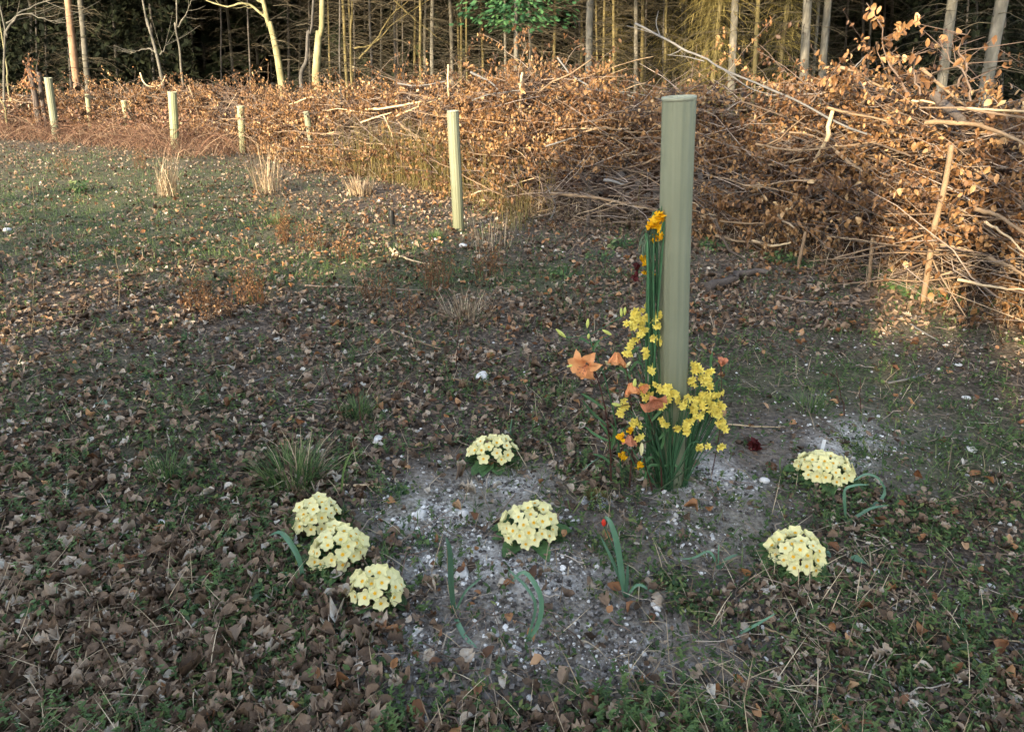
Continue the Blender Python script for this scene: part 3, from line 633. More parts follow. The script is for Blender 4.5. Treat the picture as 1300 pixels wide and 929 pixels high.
# leafy whips rising above the right crest
for i, (pix, lab) in enumerate([([(1155, 122), (1140, 98), (1122, 66), (1118, 34), (1100, 4)], 'tall leafy beech spray rising above the hedge into the dark wood'),
   ([(1232, 128), (1228, 100), (1205, 74), (1192, 50)], 'forked twig with few leaves in front of the dark right trunks'),
   ([(1168, 120), (1160, 92), (1160, 60)], 'thin upright twig right of the tall leafy spray'),
   ([(1216, 110), (1226, 84), (1218, 62), (1232, 38)], 'wavy twig standing beside the forked twig'),
   ([(1030, 130), (1048, 108), (1058, 92)], 'leafy twig hanging over the short stump')]):
    P = curve([aty(p[0], p[1], hedge_y(p[0])+.4) for p in pix], 12, .006)
    root = empty('leafy_twig', P[0], lab, 'twig', 'leafy twigs above the hedge crest'); mb = MB(); tubes(mb, P-P[0], np.linspace(.007, .002, 12), 6, rnd=.5)
    ns = 9; SP = []
    for _ in range(ns):
        q = P[R.integers(3, 11)]; d = np.array([R.normal(0, .16), R.normal(0, .08), R.normal(.02, .1)]); SP.append(np.linspace(q, q+d, 5))
    SP = np.array(SP); tubes(mb, SP-P[0], np.linspace(.003, .0015, 5)[None].repeat(ns, 0), 4, rnd=.4); mb.build('twig_stem', M['hedge_twig'], root)
    hl = MB(); spray(SP[:9 if i in (0, 4) else 4], 9 if i in (0, 4) else 3, .05); hl.V = [v-P[0] for v in hl.V]; hl.build('foliage', M['hedge_leaf'], root)
# stakes
def stake(pix, r, mt, lab, push=-.05, cap=True, low=False):
    pts = [aty(p[0], p[1], hedge_y(pix[-1][0])+push if push < .02 else hdepth(pix[0][0], pix[0][1], .0)) for p in pix]
    if push < .02: pts[-1][2] = min(pts[-1][2], float(gz(pts[-1][0], pts[-1][1]))-.02)
    else:
        g_ = pts[-1].copy(); g_[1] += .3; g_[2] -= .35; pts.append(g_)
    P = curve(pts, 10, r*.12)
    mb = MB(); tubes(mb, P-P[-1], np.linspace(r*.9, r*1.05, 10), 8, rnd=.5, cap=True)
    o = mb.build('hedge_stake', mt, origin=None); o.location = P[-1]
    tag(o, lab, 'stake', 'wooden stakes holding the brushwood hedge'); return o
stake([(1208, 184), (1203, 215), (1198, 240), (1190, 275), (1184, 304), (1173, 379)], .017, M['wood_tan'], 'tall pale split stake with yellow cut top at right')
stake([(1023, 294), (1017, 322), (1011, 347)], .014, M['wood_tan'], 'short leaning stake at the hedge foot right of the tall tube')
stake([(1108, 302), (1105, 334), (1103, 362)], .012, M['wood_tan'], 'thin short stake between the leaning stake and the tall pale one')
stake([(1057, 141), (1051, 162), (1049, 180)], .016, M['wood_pale'], 'pale stake top poking through the long branches at right', .06)
stake([(748, 250), (747, 268), (746, 288)], .02, M['wood_dark'], 'stout dark stake in the hollow left of the tall tube', .02)
stake([(569, 82), (569, 94), (569, 112)], .012, M['wood_pale'], 'pale stake rising from the crest just above the middle tube', .2)
stake([(663, 92), (662, 100), (661, 112)], .014, M['wood_pale'], 'pale sawn stake top on the crest between the two nearer tubes', .3)
stake([(239, 108), (247, 130), (257, 156)], .016, M['wood_tan'], 'slanting pale stake just right of the thick far tube', -.15)
stake([(269, 128), (271, 145), (273, 165)], .016, M['wood_tan'], 'small upright stake in the far brush', .1)
stake([(312, 126), (317, 145), (322, 172)], .016, M['wood_tan'], 'leaning stake close behind the short right far tube', .1)

# sticks on the open ground
def gstick(pix, r, mt, lab, lift=None, name='fallen_stick', cut=False):
    pts = [gpt(*p) for p in pix]
    if lift: 
        for p, l in zip(pts, lift): p[2] += l
    P = curve(pts, 12, r*.5); P[:, 2] = np.maximum(P[:, 2], gz(P[:, 0], P[:, 1])+.012+r*.6)
    mb = MB(); tubes(mb, P-P[0], np.linspace(r, r*.55, 12), 7, rnd=.5, cap=True); o = mb.build(name, mt); o.location = P[0]
    return tag(o, lab, 'stick', 'sticks lying on the clearing')
gstick([(1117, 718), (1160, 723), (1224, 730)], .0042, M['wood_tan'], 'tan stick lying to the right of the lowest right primrose')
gstick([(1075, 700), (1110, 697), (1137, 694)], .003, M['twig'], 'short brown twig just above the tan stick at right')
gstick([(432, 620), (460, 621), (490, 622)], .006, M['wood_pale'], 'pale peeled stick behind the left group of primroses')
gstick([(923, 542), (955, 545), (990, 546)], .0035, M['wood_pale'], 'white thin stick right of the yellow flower bunch')
gstick([(986, 378), (1020, 386), (1080, 388), (1115, 382)], .0085, M['twig'], 'long curved brown branch lying below the hedge at right')
gstick([(980, 393), (1000, 397), (1015, 402)], .008, M['wood_dark'], 'stub of dark branch in front of the long curved one')
gstick([(1143, 405), (1160, 418), (1192, 436)], .006, M['wood_grey'], 'grey stick with bluish end on bare ground at upper right')
gstick([(1127, 490), (1155, 484), (1174, 478)], .006, M['wood_grey'], 'short grey forked stick on the mossy ground at right')
gstick([(899, 410), (930, 425), (960, 440), (985, 465)], .003, M['twig'], 'thin bent twig right of the tall tube')
gstick([(492, 312), (500, 325), (520, 332), (545, 338)], .011, M['wood_pale'], 'pale curved stick on the green patch before the middle tube')
gstick([(388, 365), (440, 367), (500, 370), (540, 372)], .007, M['twig'], 'long straight twig lying across the middle ground')
gstick([(497, 422), (530, 436), (560, 446)], .006, M['wood_tan'], 'sloping tan twig in the orange leaves')
gstick([(170, 510), (210, 516), (242, 520)], .004, M['wood_pale'], 'pale split twig on leaves at left')
gstick([(575, 484), (600, 489), (615, 496)], .004, M['wood_tan'], 'small tan twig in the centre litter') 
gstick([(30, 722), (52, 704), (80, 692)], .006, M['wood_pale'], 'bleached curved stick among the lower left leaves')
gstick([(80, 652), (130, 647), (180, 643)], .003, M['wood_grey'], 'thin grey stalk lying across the left leaves')
gstick([(300, 505), (322, 488), (340, 482)], .004, M['wood_grey'], 'grey stalk pointing up right in the left litter')
gstick([(1170, 838), (1205, 822), (1250, 818), (1300, 820)], .003, M['straw'], 'pale curved dry stem at the lower right')
gstick([(970, 802), (995, 812), (1020, 822)], .0035, M['wood_tan'], 'small light stick at the bottom right of centre')
gstick([(1010, 795), (1040, 806), (1066, 814)], .004, M['twig'], 'brown twig beside the small light stick')
gstick([(655, 632), (632, 662), (628, 668)], .0022, M['twig'], 'thin dark twig touching the largest primrose', lift=[.02, .02, 0])
gstick([(270, 455), (290, 500), (305, 512)], .003, M['wood_tan'], 'crossed dry stems left of the grass tuft')
lg = gstick([(897, 370), (915, 366), (932, 356), (950, 350), (975, 352)], .035, M['wood_dark'], 'dark rotting log with cut face on the ground beside the tall tube', name='rotting_log')
lg['category'] = 'log'; lg['group'] = 'logs'

# ------------------------------------------------------------------ stones
def rock(px, py, w, mt, lab):
    p = gpt(px, py); bpy_r = w/F*(p[1]*cp+1)*.5
    nu, nv = 12, 8; th = np.linspace(0, 2*PI, nu, endpoint=False); ph = np.linspace(.15, PI-.15, nv)
    T_, P_ = np.meshgrid(th, ph); v = np.stack([np.cos(T_)*np.sin(P_), .8*np.sin(T_)*np.sin(P_), .55*np.cos(P_)], -1)
    sd = R.random()*99; v *= (.8+.5*vnoise(v[..., 0]*1.6+sd, v[..., 1]*1.6+v[..., 2]*2, 3))[..., None]
    mb = MB(); b0 = (np.arange(nv-1)*nu)[:, None]; i = np.arange(nu); j = (i+1) % nu
    mb.add(v*bpy_r, np.stack([b0+i, b0+nu+i, b0+nu+j, b0+j], -1).reshape(-1, 4), .6)
    mb.add(v[0]*bpy_r, [list(range(nu))], .6)
    o = mb.build('chalk_stone', mt); o.location = p+np.array([0, 0, bpy_r*.25]); o.rotation_euler = (0, 0, R.random()*6)
    tag(o, lab, 'stone', 'larger chalk stones')
for a in [(587, 729, 16, 'chalk', 'oval white stone beside the tall bent leaf at bottom centre'), (588, 653, 12, 'chalk', 'pale stone above the chalky patch between the primroses'),
   (533, 655, 14, 'chalk', 'white chalk lump right of the left primroses'), (551, 716, 13, 'chalk', 'round white stone right of the lowest left primrose'),
   (1233, 572, 13, 'chalk', 'white stone alone on the mossy ground at right'), (1226, 506, 9, 'chalk', 'small white stone higher on the right ground'),
   (1217, 464, 7, 'chalk', 'tiny white stone on the upper right ground'), (612, 480, 17, 'chalk', 'flat pale stone in leaf litter above centre'),
   (481, 560, 15, 'chalk', 'greyish white stone in leaf litter left of centre'), (10, 293, 9, 'chalk', 'white stone at the left edge on the green patch'),
   (530, 800, 10, 'chalk', 'whitish pebble at the bottom beside the lowest left primrose'), (833, 770, 12, 'chalk', 'buff stone at the bottom right of the red bud leaf'),
   (971, 611, 10, 'chalk', 'cream pebble left of the labelled primrose'), (1258, 745, 8, 'chalk', 'pale flake at the lower right edge'),
   (969, 750, 13, 'chalk', 'bluish white stone below the lowest right primrose'), (440, 490, 10, 'clod', 'grey stone near the green tuft left of centre'),
   (207, 665, 12, 'chalk', 'small white stone in the lower left leaves'), (1192, 470, 6, 'chalk', 'white speck stone left of the small one at upper right'),
   (552, 306, 9, 'chalk', 'white stone in front of the middle tube'), (588, 313, 9, 'chalk', 'white stone right of the middle tube foot')]:
    rock(a[0], a[1], a[2], M[a[3]], a[4])

# ------------------------------------------------------------------ tree shelters
def shelter(top, base, r, lab, mt='tube', y=None, stub=False, strap=True, rim=True):
    p0 = gpt(*base) if y is None else aty(base[0], base[1], y)
    if y is not None: p0[2] = float(gz(p0[0], p0[1]))-.05
    p1 = aty(top[0], top[1], p0[1]-.02); H = np.linalg.norm(p1-p0)
    root = empty('tree_shelter', p0, lab, 'tree shelter', 'plastic tree shelter tubes')
    ax = norm(p1-p0); root.rotation_euler = Vector(ax).to_track_quat('Z', 'Y').to_euler()
    S = 96; a_ = np.arange(S)*2*PI/S; fl = 1+.022*np.cos(a_*14)+.012*np.cos(a_*5+1)+.006*np.cos(a_*23)
    K = 22; z = np.linspace(-.04, H, K); P = np.stack([.002*np.sin(z*5), .002*np.cos(z*4), z], -1)
    mb = MB(); tubes(mb, P, np.full(K, r), S, rnd=.5, flute=fl)
    P2 = P[::-1].copy(); tubes(mb, P2, np.full(K, r*.955), S, rnd=.5, flute=fl[::-1])
    mb.build('tube_wall', M[mt], root)
    if rim:
        mb = MB(); ring = []
        prof = [(r*.95, H-.008), (r*1.02, H-.008), (r*1.045, H-.001), (r*1.05, H+.002), (r*1.0, H+.004), (r*.95, H+.002)]
        V = np.array([[[q*math.cos(t), q*math.sin(t), zz] for t in a_] for q, zz in prof]); k = len(prof)
        b0 = (np.arange(k)*S)[:, None]; i = np.arange(S); j = (i+1) % S; b1 = (((np.arange(k)+1) % k)*S)[:, None]
        mb.add(V, np.stack([b0+i, b0+j, b1+j, b1+i], -1).reshape(-1, 4), .5); mb.build('flared_rim', M['rimmat'], root)
    if strap:
        for zz in (.45, .82):
            mb = MB(); P3 = np.array([[0, 0, zz*H-.006], [0, 0, zz*H+.006]]); tubes(mb, P3, [r*1.035]*2, 24, rnd=.4); mb.build('tie', M['wood_dark'] if False else M['tube_tie'], root)
    return root, p0, p1
M['rimmat'] = plain('pale_tube_rim', (.32, .34, .26), .1, rough=.45)
M['tube_tie'] = plain('tie_strip', (.22, .24, .17), .2, rough=.5)
TB = (851, 612); main, TP0, TP1 = shelter((862, 124), TB, .0468, 'tall near grey green ribbed tube with flowers tied round its foot', strap=False)
TY = TP0[1]
shelter((575, 141), (582, 293), .05, 'middle distance grey green tube standing alone before the hedge')
shelter((218.5, 117), (223, 190), .072, 'thick pale tube with dark ties, far left behind dry grass', 'tube_lime', rim=True)
shelter((305, 135), (309, 194), .058, 'short leaning tube at the far hedge, right of the thick pale one', 'tube_lime')
shelter((61, 99), (72, 178), .072, 'tallest far left tube leaning left against dark wood', 'tube')
shelter((110.5, 120), (114, 164), .045, 'thin yellowish tube in the brush right of the tallest far left one', 'tube_lime', strap=False, y=hedge_y(112)-.3)
shelter((157, 128), (163, 167), .055, 'bright short yellow green tube banded with shadow', 'tube_lime', y=hedge_y(160)-.4)
shelter((164, 133), (168, 165), .035, 'narrow grey tube hidden behind the bright short one', 'tube', strap=False, y=hedge_y(166)-.1)
shelter((143, 137), (146, 162), .035, 'small dim tube left of the bright short one', 'tube', strap=False, y=hedge_y(145)-.1)
shelter((389, 142), (401, 216), .045, 'tube half buried in olive grass at the hedge end', 'tube', strap=False, y=hedge_y(395)-.05)
# short black stub
p = gpt(498, 287); mb = MB(); tubes(mb, np.array([[0, 0, -.02], [0, 0, .05], [0, 0, .13], [.002, 0, .15]]), [.027, .027, .026, .02], 16, rnd=.5, cap=True)
o = mb.build('ground_peg', M['black_plastic']); o.location = p; tag(o, 'short black round peg sticking out of the leaf litter', 'peg')
mb = MB(); tubes(mb, np.array([[0, 0, .085], [0, 0, .095]]), [.03, .03], 16, rnd=.5, cap=True); mb.build('peg_collar', M['black_plastic'], o)
# dark posts at far left, with a little leafy beech
for (t_, b_, r_, lab) in [((38, 88), (50, 152), .06, 'left of the two dark slanting posts at far left'), ((49, 92), (57, 150), .045, 'right of the two dark slanting posts at far left'), ((43, 120), (48, 150), .04, 'lower lit post in front of the two dark posts')]:
    y_ = gpt(72, 178)[1]+1.2; P = np.linspace(aty(*b_, y_), aty(*t_, y_), 8); P[0, 2] = gz(P[0, 0], P[0, 1])-.05; P[1:] += R.normal(0, .004, (7, 3))
    mb = MB(); tubes(mb, P-P[0], np.full(8, r_), 9, rnd=.4, cap=True); o = mb.build('wooden_post', M['wood_dark'] if 'dark slanting posts at' in lab else M['bark_beech']); o.location = P[0]; tag(o, lab, 'post', 'posts at the far left')
y_ = gpt(72, 178)[1]+.9; P = curve([aty(44, 150, y_), aty(40, 110, y_), aty(32, 82, y_)], 10, .01); P[0, 2] = gz(P[0, 0], P[0, 1]); root = empty('beech_sapling', P[0], 'small beech sapling with orange leaves by the dark posts', 'sapling')
mb = MB(); tubes(mb, P-P[0], np.linspace(.012, .004, 10), 6, rnd=.5); SP = np.array([np.linspace(P[R.integers(4, 10)], P[R.integers(4, 10)]+np.array([R.normal(0, .2), R.normal(0, .1), R.normal(.05, .12)]), 5) for _ in range(16)])
tubes(mb, SP-P[0], np.linspace(.005, .002, 5)[None].repeat(16, 0), 4, rnd=.5); mb.build('stem', M['hedge_twig'], root); hl = MB(); spray(SP, 9, .06); hl.V = [v-P[0] for v in hl.V]; hl.build('foliage', M['litter_rust'], root)

# ------------------------------------------------------------------ tufts and small plants
def tuft(px, py, n, h, w, mt, lab, spread=.06, lean=.35, bend=.5, cat='grass tuft', name='grass_tuft', group='grass tufts on the clearing', dirn=None):
    p = gpt(px, py); a_ = R.random(n)*6.3; r_ = spread*np.sqrt(R.random(n)); b_ = np.stack([r_*np.cos(a_), r_*np.sin(a_), -.005+0*a_], -1)
    yaw = a_+R.normal(0, .5, n) if dirn is None else dirn+R.normal(0, .8, n)
    mb = MB(); blades(mb, b_, h*(.45+.6*R.random(n)), w*(.7+.6*R.random(n)), yaw, np.abs(R.normal(lean*.6, lean*.5, n)), np.abs(R.normal(bend, bend*.5, n)), K=4)
    o = mb.build(name, M[mt]); o.location = p; return tag(o, lab, cat, group)
tuft(214, 250, 130, .62, .005, 'straw', 'tall pale dry grass clump leaning right at far left', .12, .42, .5, dirn=.2)
tuft(340, 246, 95, .68, .006, 'straw', 'tall upright straw clump left of the middle tube', .15, .2, .45)
tuft(458, 248, 160, .28, .007, 'straw', 'low pale grass clump between straw and middle tube', .14, .5, .5)
tuft(592, 405, 190, .2, .003, 'straw', 'short bleached grass clump in the centre of the clearing', .13, .8, .6)
tuft(625, 318, 70, .4, .0035, 'straw', 'sparse dry grass clump right of the middle tube', .2, .3, .3)
tuft(655, 290, 70, .4, .004, 'needle_olive', 'olive grass clump at the hedge foot right of the middle tube', .2, .3, .3)
tuft(455, 528, 160, .13, .003, 'grass', 'small green grass tuft left of centre', .05, .8, .7)
tuft(372, 612, 320, .17, .0035, 'grass', 'broad green grass tuft left of the upper left primroses', .09, .8, .8)
tuft(382, 610, 60, .2, .0035, 'straw', 'bleached blades arching from the broad green tuft', .08, .9, .9)
tuft(212, 606, 150, .12, .003, 'grass', 'green tuft with two pale blades in the left litter', .05, .8, .6)
tuft(1030, 520, 150, .10, .0028, 'grass', 'green tuft on mossy ground above the labelled primrose', .07, .7, .6)
tuft(352, 284, 150, .14, .005, 'grass', 'dark green tuft in front of the straw clump', .12, .7, .6)
tuft(553, 304, 80, .12, .006, 'grass', 'bright green seedling clump left of the middle tube foot', .06, .6, .4)
tuft(850, 606, 110, .16, .0045, 'grass', 'green blades arching over the foot of the tall tube', .05, .7, 1.1)
tuft(716, 500, 60, .09, .003, 'grass', 'small tuft left of the tall lily', .05, .7, .7)
tuft(650, 600, 40, .05, .003, 'grass', 'tiny tuft right of the upper primrose', .03, .6, .6)
tuft(660, 592, 30, .05, .003, 'grass', 'tiny grass sprig beside the tiny tuft', .03, .6, .6)
# rusty seedhead plants
def seedplant(px, py, h, n, lab, spread=.1, mt='rust'):
    p = gpt(px, py); root = empty('seedhead_plant', p, lab, 'dead weed', 'rusty dead weeds'); mb, ml = MB(), MB()
    a_ = R.random(n)*6.3; r_ = spread*np.sqrt(R.random(n)); b0 = np.stack([r_*np.cos(a_), r_*np.sin(a_), 0*a_], -1)
    tip = b0+np.stack([R.normal(0, .12, n)*h, R.normal(0, .12, n)*h, h*(.5+.5*R.random(n))], -1); u = np.linspace(0, 1, 5)[None, :, None]
    P = b0[:, None]*(1-u)+tip[:, None]*u+R.normal(0, .008*h*3, (n, 5, 3))*(u > 0); tubes(mb, P, np.linspace(.0022, .0009, 5)[None].repeat(n, 0), 4, rnd=.3); mb.build('stem', M[mt], root)
    m = 12; q = np.repeat(P[:, 2:].reshape(-1, 3), m//3, 0); q = q+R.normal(0, .012, q.shape); k_ = len(q)
    leaves(ml, q, .008+.012*R.random(k_), R.random(k_)*6.3, R.normal(0, .8, k_), R.normal(0, .8, k_), rows=3, rnd=R.random(k_)); ml.build('foliage', M[mt], root)
for a in [(255, 392, .22, 26, 'rusty seedheads at left above the litter'), (315, 388, .26, 30, 'taller rusty seedheads right of the left ones'), (272, 408, .15, 14, 'low green brown weed below the left seedheads'),
          (365, 308, .3, 30, 'orange brown weeds left of the green patch'), (395, 318, .24, 20, 'smaller orange weeds right of the orange brown ones'), (552, 368, .3, 30, 'rusty dock stand between middle tube and tall tube'),
          (480, 382, .22, 20, 'short rusty weeds below the green patch'), (618, 352, .24, 22, 'rusty weeds below the sparse dry grass'), (180, 215, .35, 22, 'brown weeds on the far left green patch'),
          (85, 222, .3, 18, 'thin brown weeds at far left'), (440, 330, .2, 18, 'low rusty weeds at the left of the green patch'), (520, 400, .16, 14, 'small rusty weeds on the orange leaves')]: seedplant(*a)
# single dead stems standing in the middle ground
for i, (pix, lab) in enumerate([([(45, 300), (43, 262), (41, 232)], 'pale upright stalk at the left edge'), ([(52, 325), (61, 308), (62, 290)], 'short pale stalk beside the upright one'), ([(150, 392), (152, 360), (147, 320)], 'dry stem standing in the left litter'),
     ([(40, 425), (43, 395), (42, 360), (48, 330)], 'crooked dry stem at the left edge'), ([(454, 375), (449, 350), (444, 322)], 'stiff yellow stem below the green patch'), ([(436, 535), (425, 500), (412, 465), (408, 445)], 'dark red stem left of the small green tuft'),
     ([(463, 560), (455, 510), (448, 460)], 'second dark red stem behind the small green tuft'), ([(1072, 530), (1067, 500), (1062, 470)], 'thin dark stem left on the mossy ground'), ([(1094, 530), (1093, 505), (1092, 480)], 'thin dark stem right on the mossy ground'),
     ([(745, 402), (740, 380), (733, 352)], 'thin rusty stem left of the wilted bunch'), ([(580, 470), (582, 430), (583, 400)], 'thin rusty stem in the middle litter')]):
    yb = gpt(*pix[0])[1]; P = curve([aty(p[0], p[1], yb) for p in pix], 8, .003); mb = MB(); tubes(mb, P-P[0], np.linspace(.0024, .0012, 8), 5, rnd=.5, cap=True)
    o = mb.build('dead_stem', M['stem_brown'] if 'dark' in lab or 'rusty' in lab else M['straw']); o.location = P[0]; tag(o, lab, 'dead stem', 'dead stems standing in the litter')
# leafy green plants at the hedge foot
def herb(px, py, n, sz, lab, spread=.12, mt='grass'):
    p = gpt(px, py); root = empty('leafy_herb', p, lab, 'plant', 'green plants at the hedge foot'); mb, ms = MB(), MB()
    a_ = R.random(n)*6.3; r_ = spread*np.sqrt(R.random(n)); q = np.stack([r_*np.cos(a_), r_*np.sin(a_), sz*(.4+2.2*R.random(n))], -1)
    leaves(mb, q, sz*(.7+.6*R.random(n)), a_, R.normal(.2, .4, n), R.normal(0, .4, n), wid=.6, curl=.2, jit=.02, rnd=R.random(n)); mb.build('foliage', M[mt], root)
    P = np.stack([q*np.array([.5, .5, 0]), q*np.array([.8, .8, .6]), q], 1); tubes(ms, P, .0013, 4, rnd=.5); ms.build('stem', M['stem_green'], root)
for a in [(988, 333, 60, .03, 'green herb patch at hedge foot just right of the tall tube'), (1020, 338, 40, .028, 'green herb beside the short leaning stake'), (1112, 352, 50, .03, 'green herb under the thin short stake'),
          (1140, 368, 60, .03, 'dark green herb left of the tall pale stake'), (1160, 378, 50, .028, 'low green herb at the foot of the tall pale stake'), (1198, 380, 45, .028, 'green herb right of the tall pale stake'),
          (790, 315, 60, .035, 'green herb patch before the dark hollow'), (905, 318, 50, .03, 'dark green herb behind the tall tube'), (762, 330, 40, .03, 'yellow green herb left of the wilted bunch'), (715, 352, 50, .03, 'spreading green herb in orange litter'),
          (100, 244, 70, .05, 'dark green bramble mound at far left'), (790, 352, 30, .02, 'small green herb by the red dried heads')]: herb(*a)
def weed(px, py, n, sz, lab):
    herb(px, py, n, sz, lab, spread=.05); o = COL.objects[-1]
for a in [(236, 432, 22, .016, 'bright green weed sprig in the upper left litter'), (195, 480, 26, .016, 'bright green weed in the left litter'), (60, 778, 30, .02, 'dark green weed at the lower left corner'), (230, 792, 34, .018, 'feathery green weed at the bottom left'),
          (268, 745, 30, .018, 'green weed right of the lower left leaves'), (345, 760, 36, .018, 'feathery green weed left of the lowest left primrose'), (290, 690, 24, .016, 'green weed left of the bent tulip leaf'), (505, 625, 34, .014, 'bushy green weed above the chalky patch'),
          (540, 690, 30, .014, 'round leaved weed on the chalky patch'), (130, 640, 20, .016, 'small dark weed left of the primroses'), (1280, 700, 24, .014, 'yellow green weed at the right edge'), (850, 740, 34, .012, 'creeping green weed right of the red bud leaf'),
          (590, 560, 24, .014, 'small weed left of the upper primrose'), (1220, 812, 30, .016, 'green weed at the lower right'), (215, 610, 20, .014, 'pale weed under the left tuft'), (430, 808, 30, .014, 'green weed at the bottom left of centre')]:
    weed(*a)

# ------------------------------------------------------------------ primroses
def petal_mesh(name, mt, n=5, r=.02, notch=.25, cup=.15, wide=1.15, lift=0.0, curl=0.0, rows=(0.12, .45, .8, 1.0)):
    mb = MB()
    for k in range(n):
        a0 = 2*PI*k/n+R.normal(0, .05); V = []
        for u in rows:
            wv = math.sin(PI*min(u*.62+.1, 1))*wide*r*PI/n*1.05
            for v in (-1, -.45, 0, .45, 1):
                rr = u*r*(1-notch*(1-abs(v))*(u > .95)-.12*v*v*(u > .7)); z = cup*r*u*u+lift*r*u-curl*r*max(0, u-.5)**2*4+R.normal(0, .015*r)+.05*r*v*v
                V.append([rr*math.cos(a0)-wv*v*math.sin(a0), rr*math.sin(a0)+wv*v*math.cos(a0), z])
        m = len(rows); Fq = [[i*5+j, i*5+j+1, (i+1)*5+j+1, (i+1)*5+j] for i in range(m-1) for j in range(4)]
        mb.add(V, Fq, .3+.5*R.random())
    return mb.mesh(name, mt)
PF = [petal_mesh('primrose_petals', M['petal_cream'], 5, .0205, .22, .10+.15*k, 1.25) for k in range(4)]
def eye_mesh():
    mb = MB(); V = [[0, 0, .0022]]
    for i in range(10):
        rr = .0058 if i % 2 == 0 else .0038; V.append([rr*math.cos(i*PI/5), rr*math.sin(i*PI/5), .0016])
    mb.add(V, [[0, i+1, (i+1) % 10+1] for i in range(10)], .5)
    V2 = [[.0019*math.cos(i*PI/3), .0019*math.sin(i*PI/3), .0030] for i in range(6)]; mb.add(V2, [list(range(6))], .15)
    return mb.mesh('primrose_eye', M['eye_yellow'])
PE = eye_mesh()
def broadleaf(mb, base, yaw, L0, W0, rise, droop, rnd=.5, ruf=.1):
    K = 8; u = np.linspace(0, 1, K); d = np.array([math.cos(yaw), math.sin(yaw), 0]); s_ = np.array([-math.sin(yaw), math.cos(yaw), 0])
    C = base+d*(u*L0)[:, None]+np.array([0, 0, 1])*(rise*u-droop*u**2)[:, None]*L0
    w = W0*np.array([.12, .3, .62, .88, 1, .95, .68, .12])*.5; V = []
    for i in range(K):
        for v in (-1, -.5, 0, .5, 1): V.append(C[i]+s_*w[i]*v+np.array([0, 0, .35*w[i]*v*v+R.normal(0, ruf*W0*.25)]))
    mb.add(V, [[i*5+j, i*5+j+1, (i+1)*5+j+1, (i+1)*5+j] for i in range(K-1) for j in range(4)], rnd)
def primrose(px, py, wpx, nfl, lab, gap=0, dome=.9):
    nfl = int(nfl*1.2)
    """px, py centre of the flower head in the photo"""
    g = gpt(px, py+wpx*.28); rad = wpx/F*(g[1]*cp+CAMH*sp)*.5-.007
    root = empty('primrose', g, lab, 'primrose', 'cream primroses planted round the tube')
    mb = MB(); H = rad*dome
    for k in range(11):
        y_ = k*2*PI/11+R.normal(0, .2); broadleaf(mb, np.array([0, 0, .004]), y_, rad*(1.3+.4*R.random()), .05+.014*R.random(), .25+.1*R.random(), .22+.1*R.random(), R.random(), .16)
    mb.build('leaf_rosette', M['prim_leaf'], root)
    ox, oy, el = R.normal(0, .12), R.normal(0, .1), 1+R.normal(0, .1); pts = []; tries = 0; md = .028 if nfl < 30 else .026
    while len(pts) < nfl and tries < 6000:
        tries += 1; th = R.random()*2*PI; rr = math.sqrt(R.random()); ph = rr*1.35
        v = np.array([math.sin(ph)*math.cos(th), math.sin(ph)*math.sin(th), math.cos(ph)])
        q = np.array([(v[0]*el+ox*(1-rr))*rad*(1+R.normal(0, .05)), v[1]/el*rad, .022+v[2]*H*(1+.25*(vnoise(v[0]*2+nfl, v[1]*2+px)-.5))+R.normal(0, .004)])
        if gap and math.hypot(q[0]-gap*rad*.3, q[1]-rad*.2) < .008: continue
        if all(np.linalg.norm(q-o) > md*(.7+.3*(tries < 2500)) for o, _ in pts): pts.append((q, v))
    st = MB()
    for q, v in pts:
        o = bpy.data.objects.new('flower', PF[R.integers(4)]); COL.objects.link(o); o.parent = root; o.location = q*(1+R.normal(0, .02))
        vv = norm(v*np.array([.8, .8, 1])+np.array([0, -.28, .12])+R.normal(0, .13, 3)); o.rotation_mode = 'QUATERNION'
        o.rotation_quaternion = Vector(vv).to_track_quat('Z', 'Y') @ Matrix.Rotation(R.random()*6.3, 3, 'Z').to_quaternion(); s_ = .86+.26*R.random(); o.scale = (s_, s_, s_)
        e = bpy.data.objects.new('flower_eye', PE); COL.objects.link(e); e.parent = o; e.location = (0, 0, .0008)
        tubes(st, np.array([[0, 0, .005], q*.55, q-vv*.004]), [.0016]*3, 5, rnd=.6)
    st.build('flower_stems', M['stem_green'], root)
    return root
primrose(626, 570, 56, 19, 'highest cream primrose alone above the chalky patch', gap=.5)
primrose(404, 651, 57, 22, 'uppermost primrose of the close group of three at left')
primrose(431, 691, 71, 25, 'middle and largest primrose of the close group of three at left')
primrose(479, 742, 66, 19, 'lowest primrose of the close group of three at left', gap=.6)
primrose(671, 661, 73, 27, 'largest rounded primrose in the centre of the chalky patch', gap=-.4)
primrose(1046, 586, 68, 30, 'flattened primrose with a white plant label behind it', dome=.6, gap=.5)
primrose(1007, 696, 70, 24, 'primrose at lower right with gap before its right flowers', gap=.7)
# plant label
g = gpt(1043, 575); mb = MB(); V = [[-.007, 0, -.02], [.007, 0, -.02], [.009, 0, .045], [.007, 0, .055], [-.007, 0, .055], [-.009, 0, .045]]
V = V+[[a, .0015, c] for a, b_, c in V]; mb.add(V, [[0, 1, 2, 3, 4, 5], [11, 10, 9, 8, 7, 6]], .5); mb.add(V, [[i, i+6, (i+1) % 6+6, (i+1) % 6] for i in range(6)], .5)
o = mb.build('plant_label', M['label_white'], smooth=False); o.location = g; o.rotation_euler = (-.1, .15, .3); tag(o, 'blank white plant label stuck behind the flattened primrose', 'plant label')

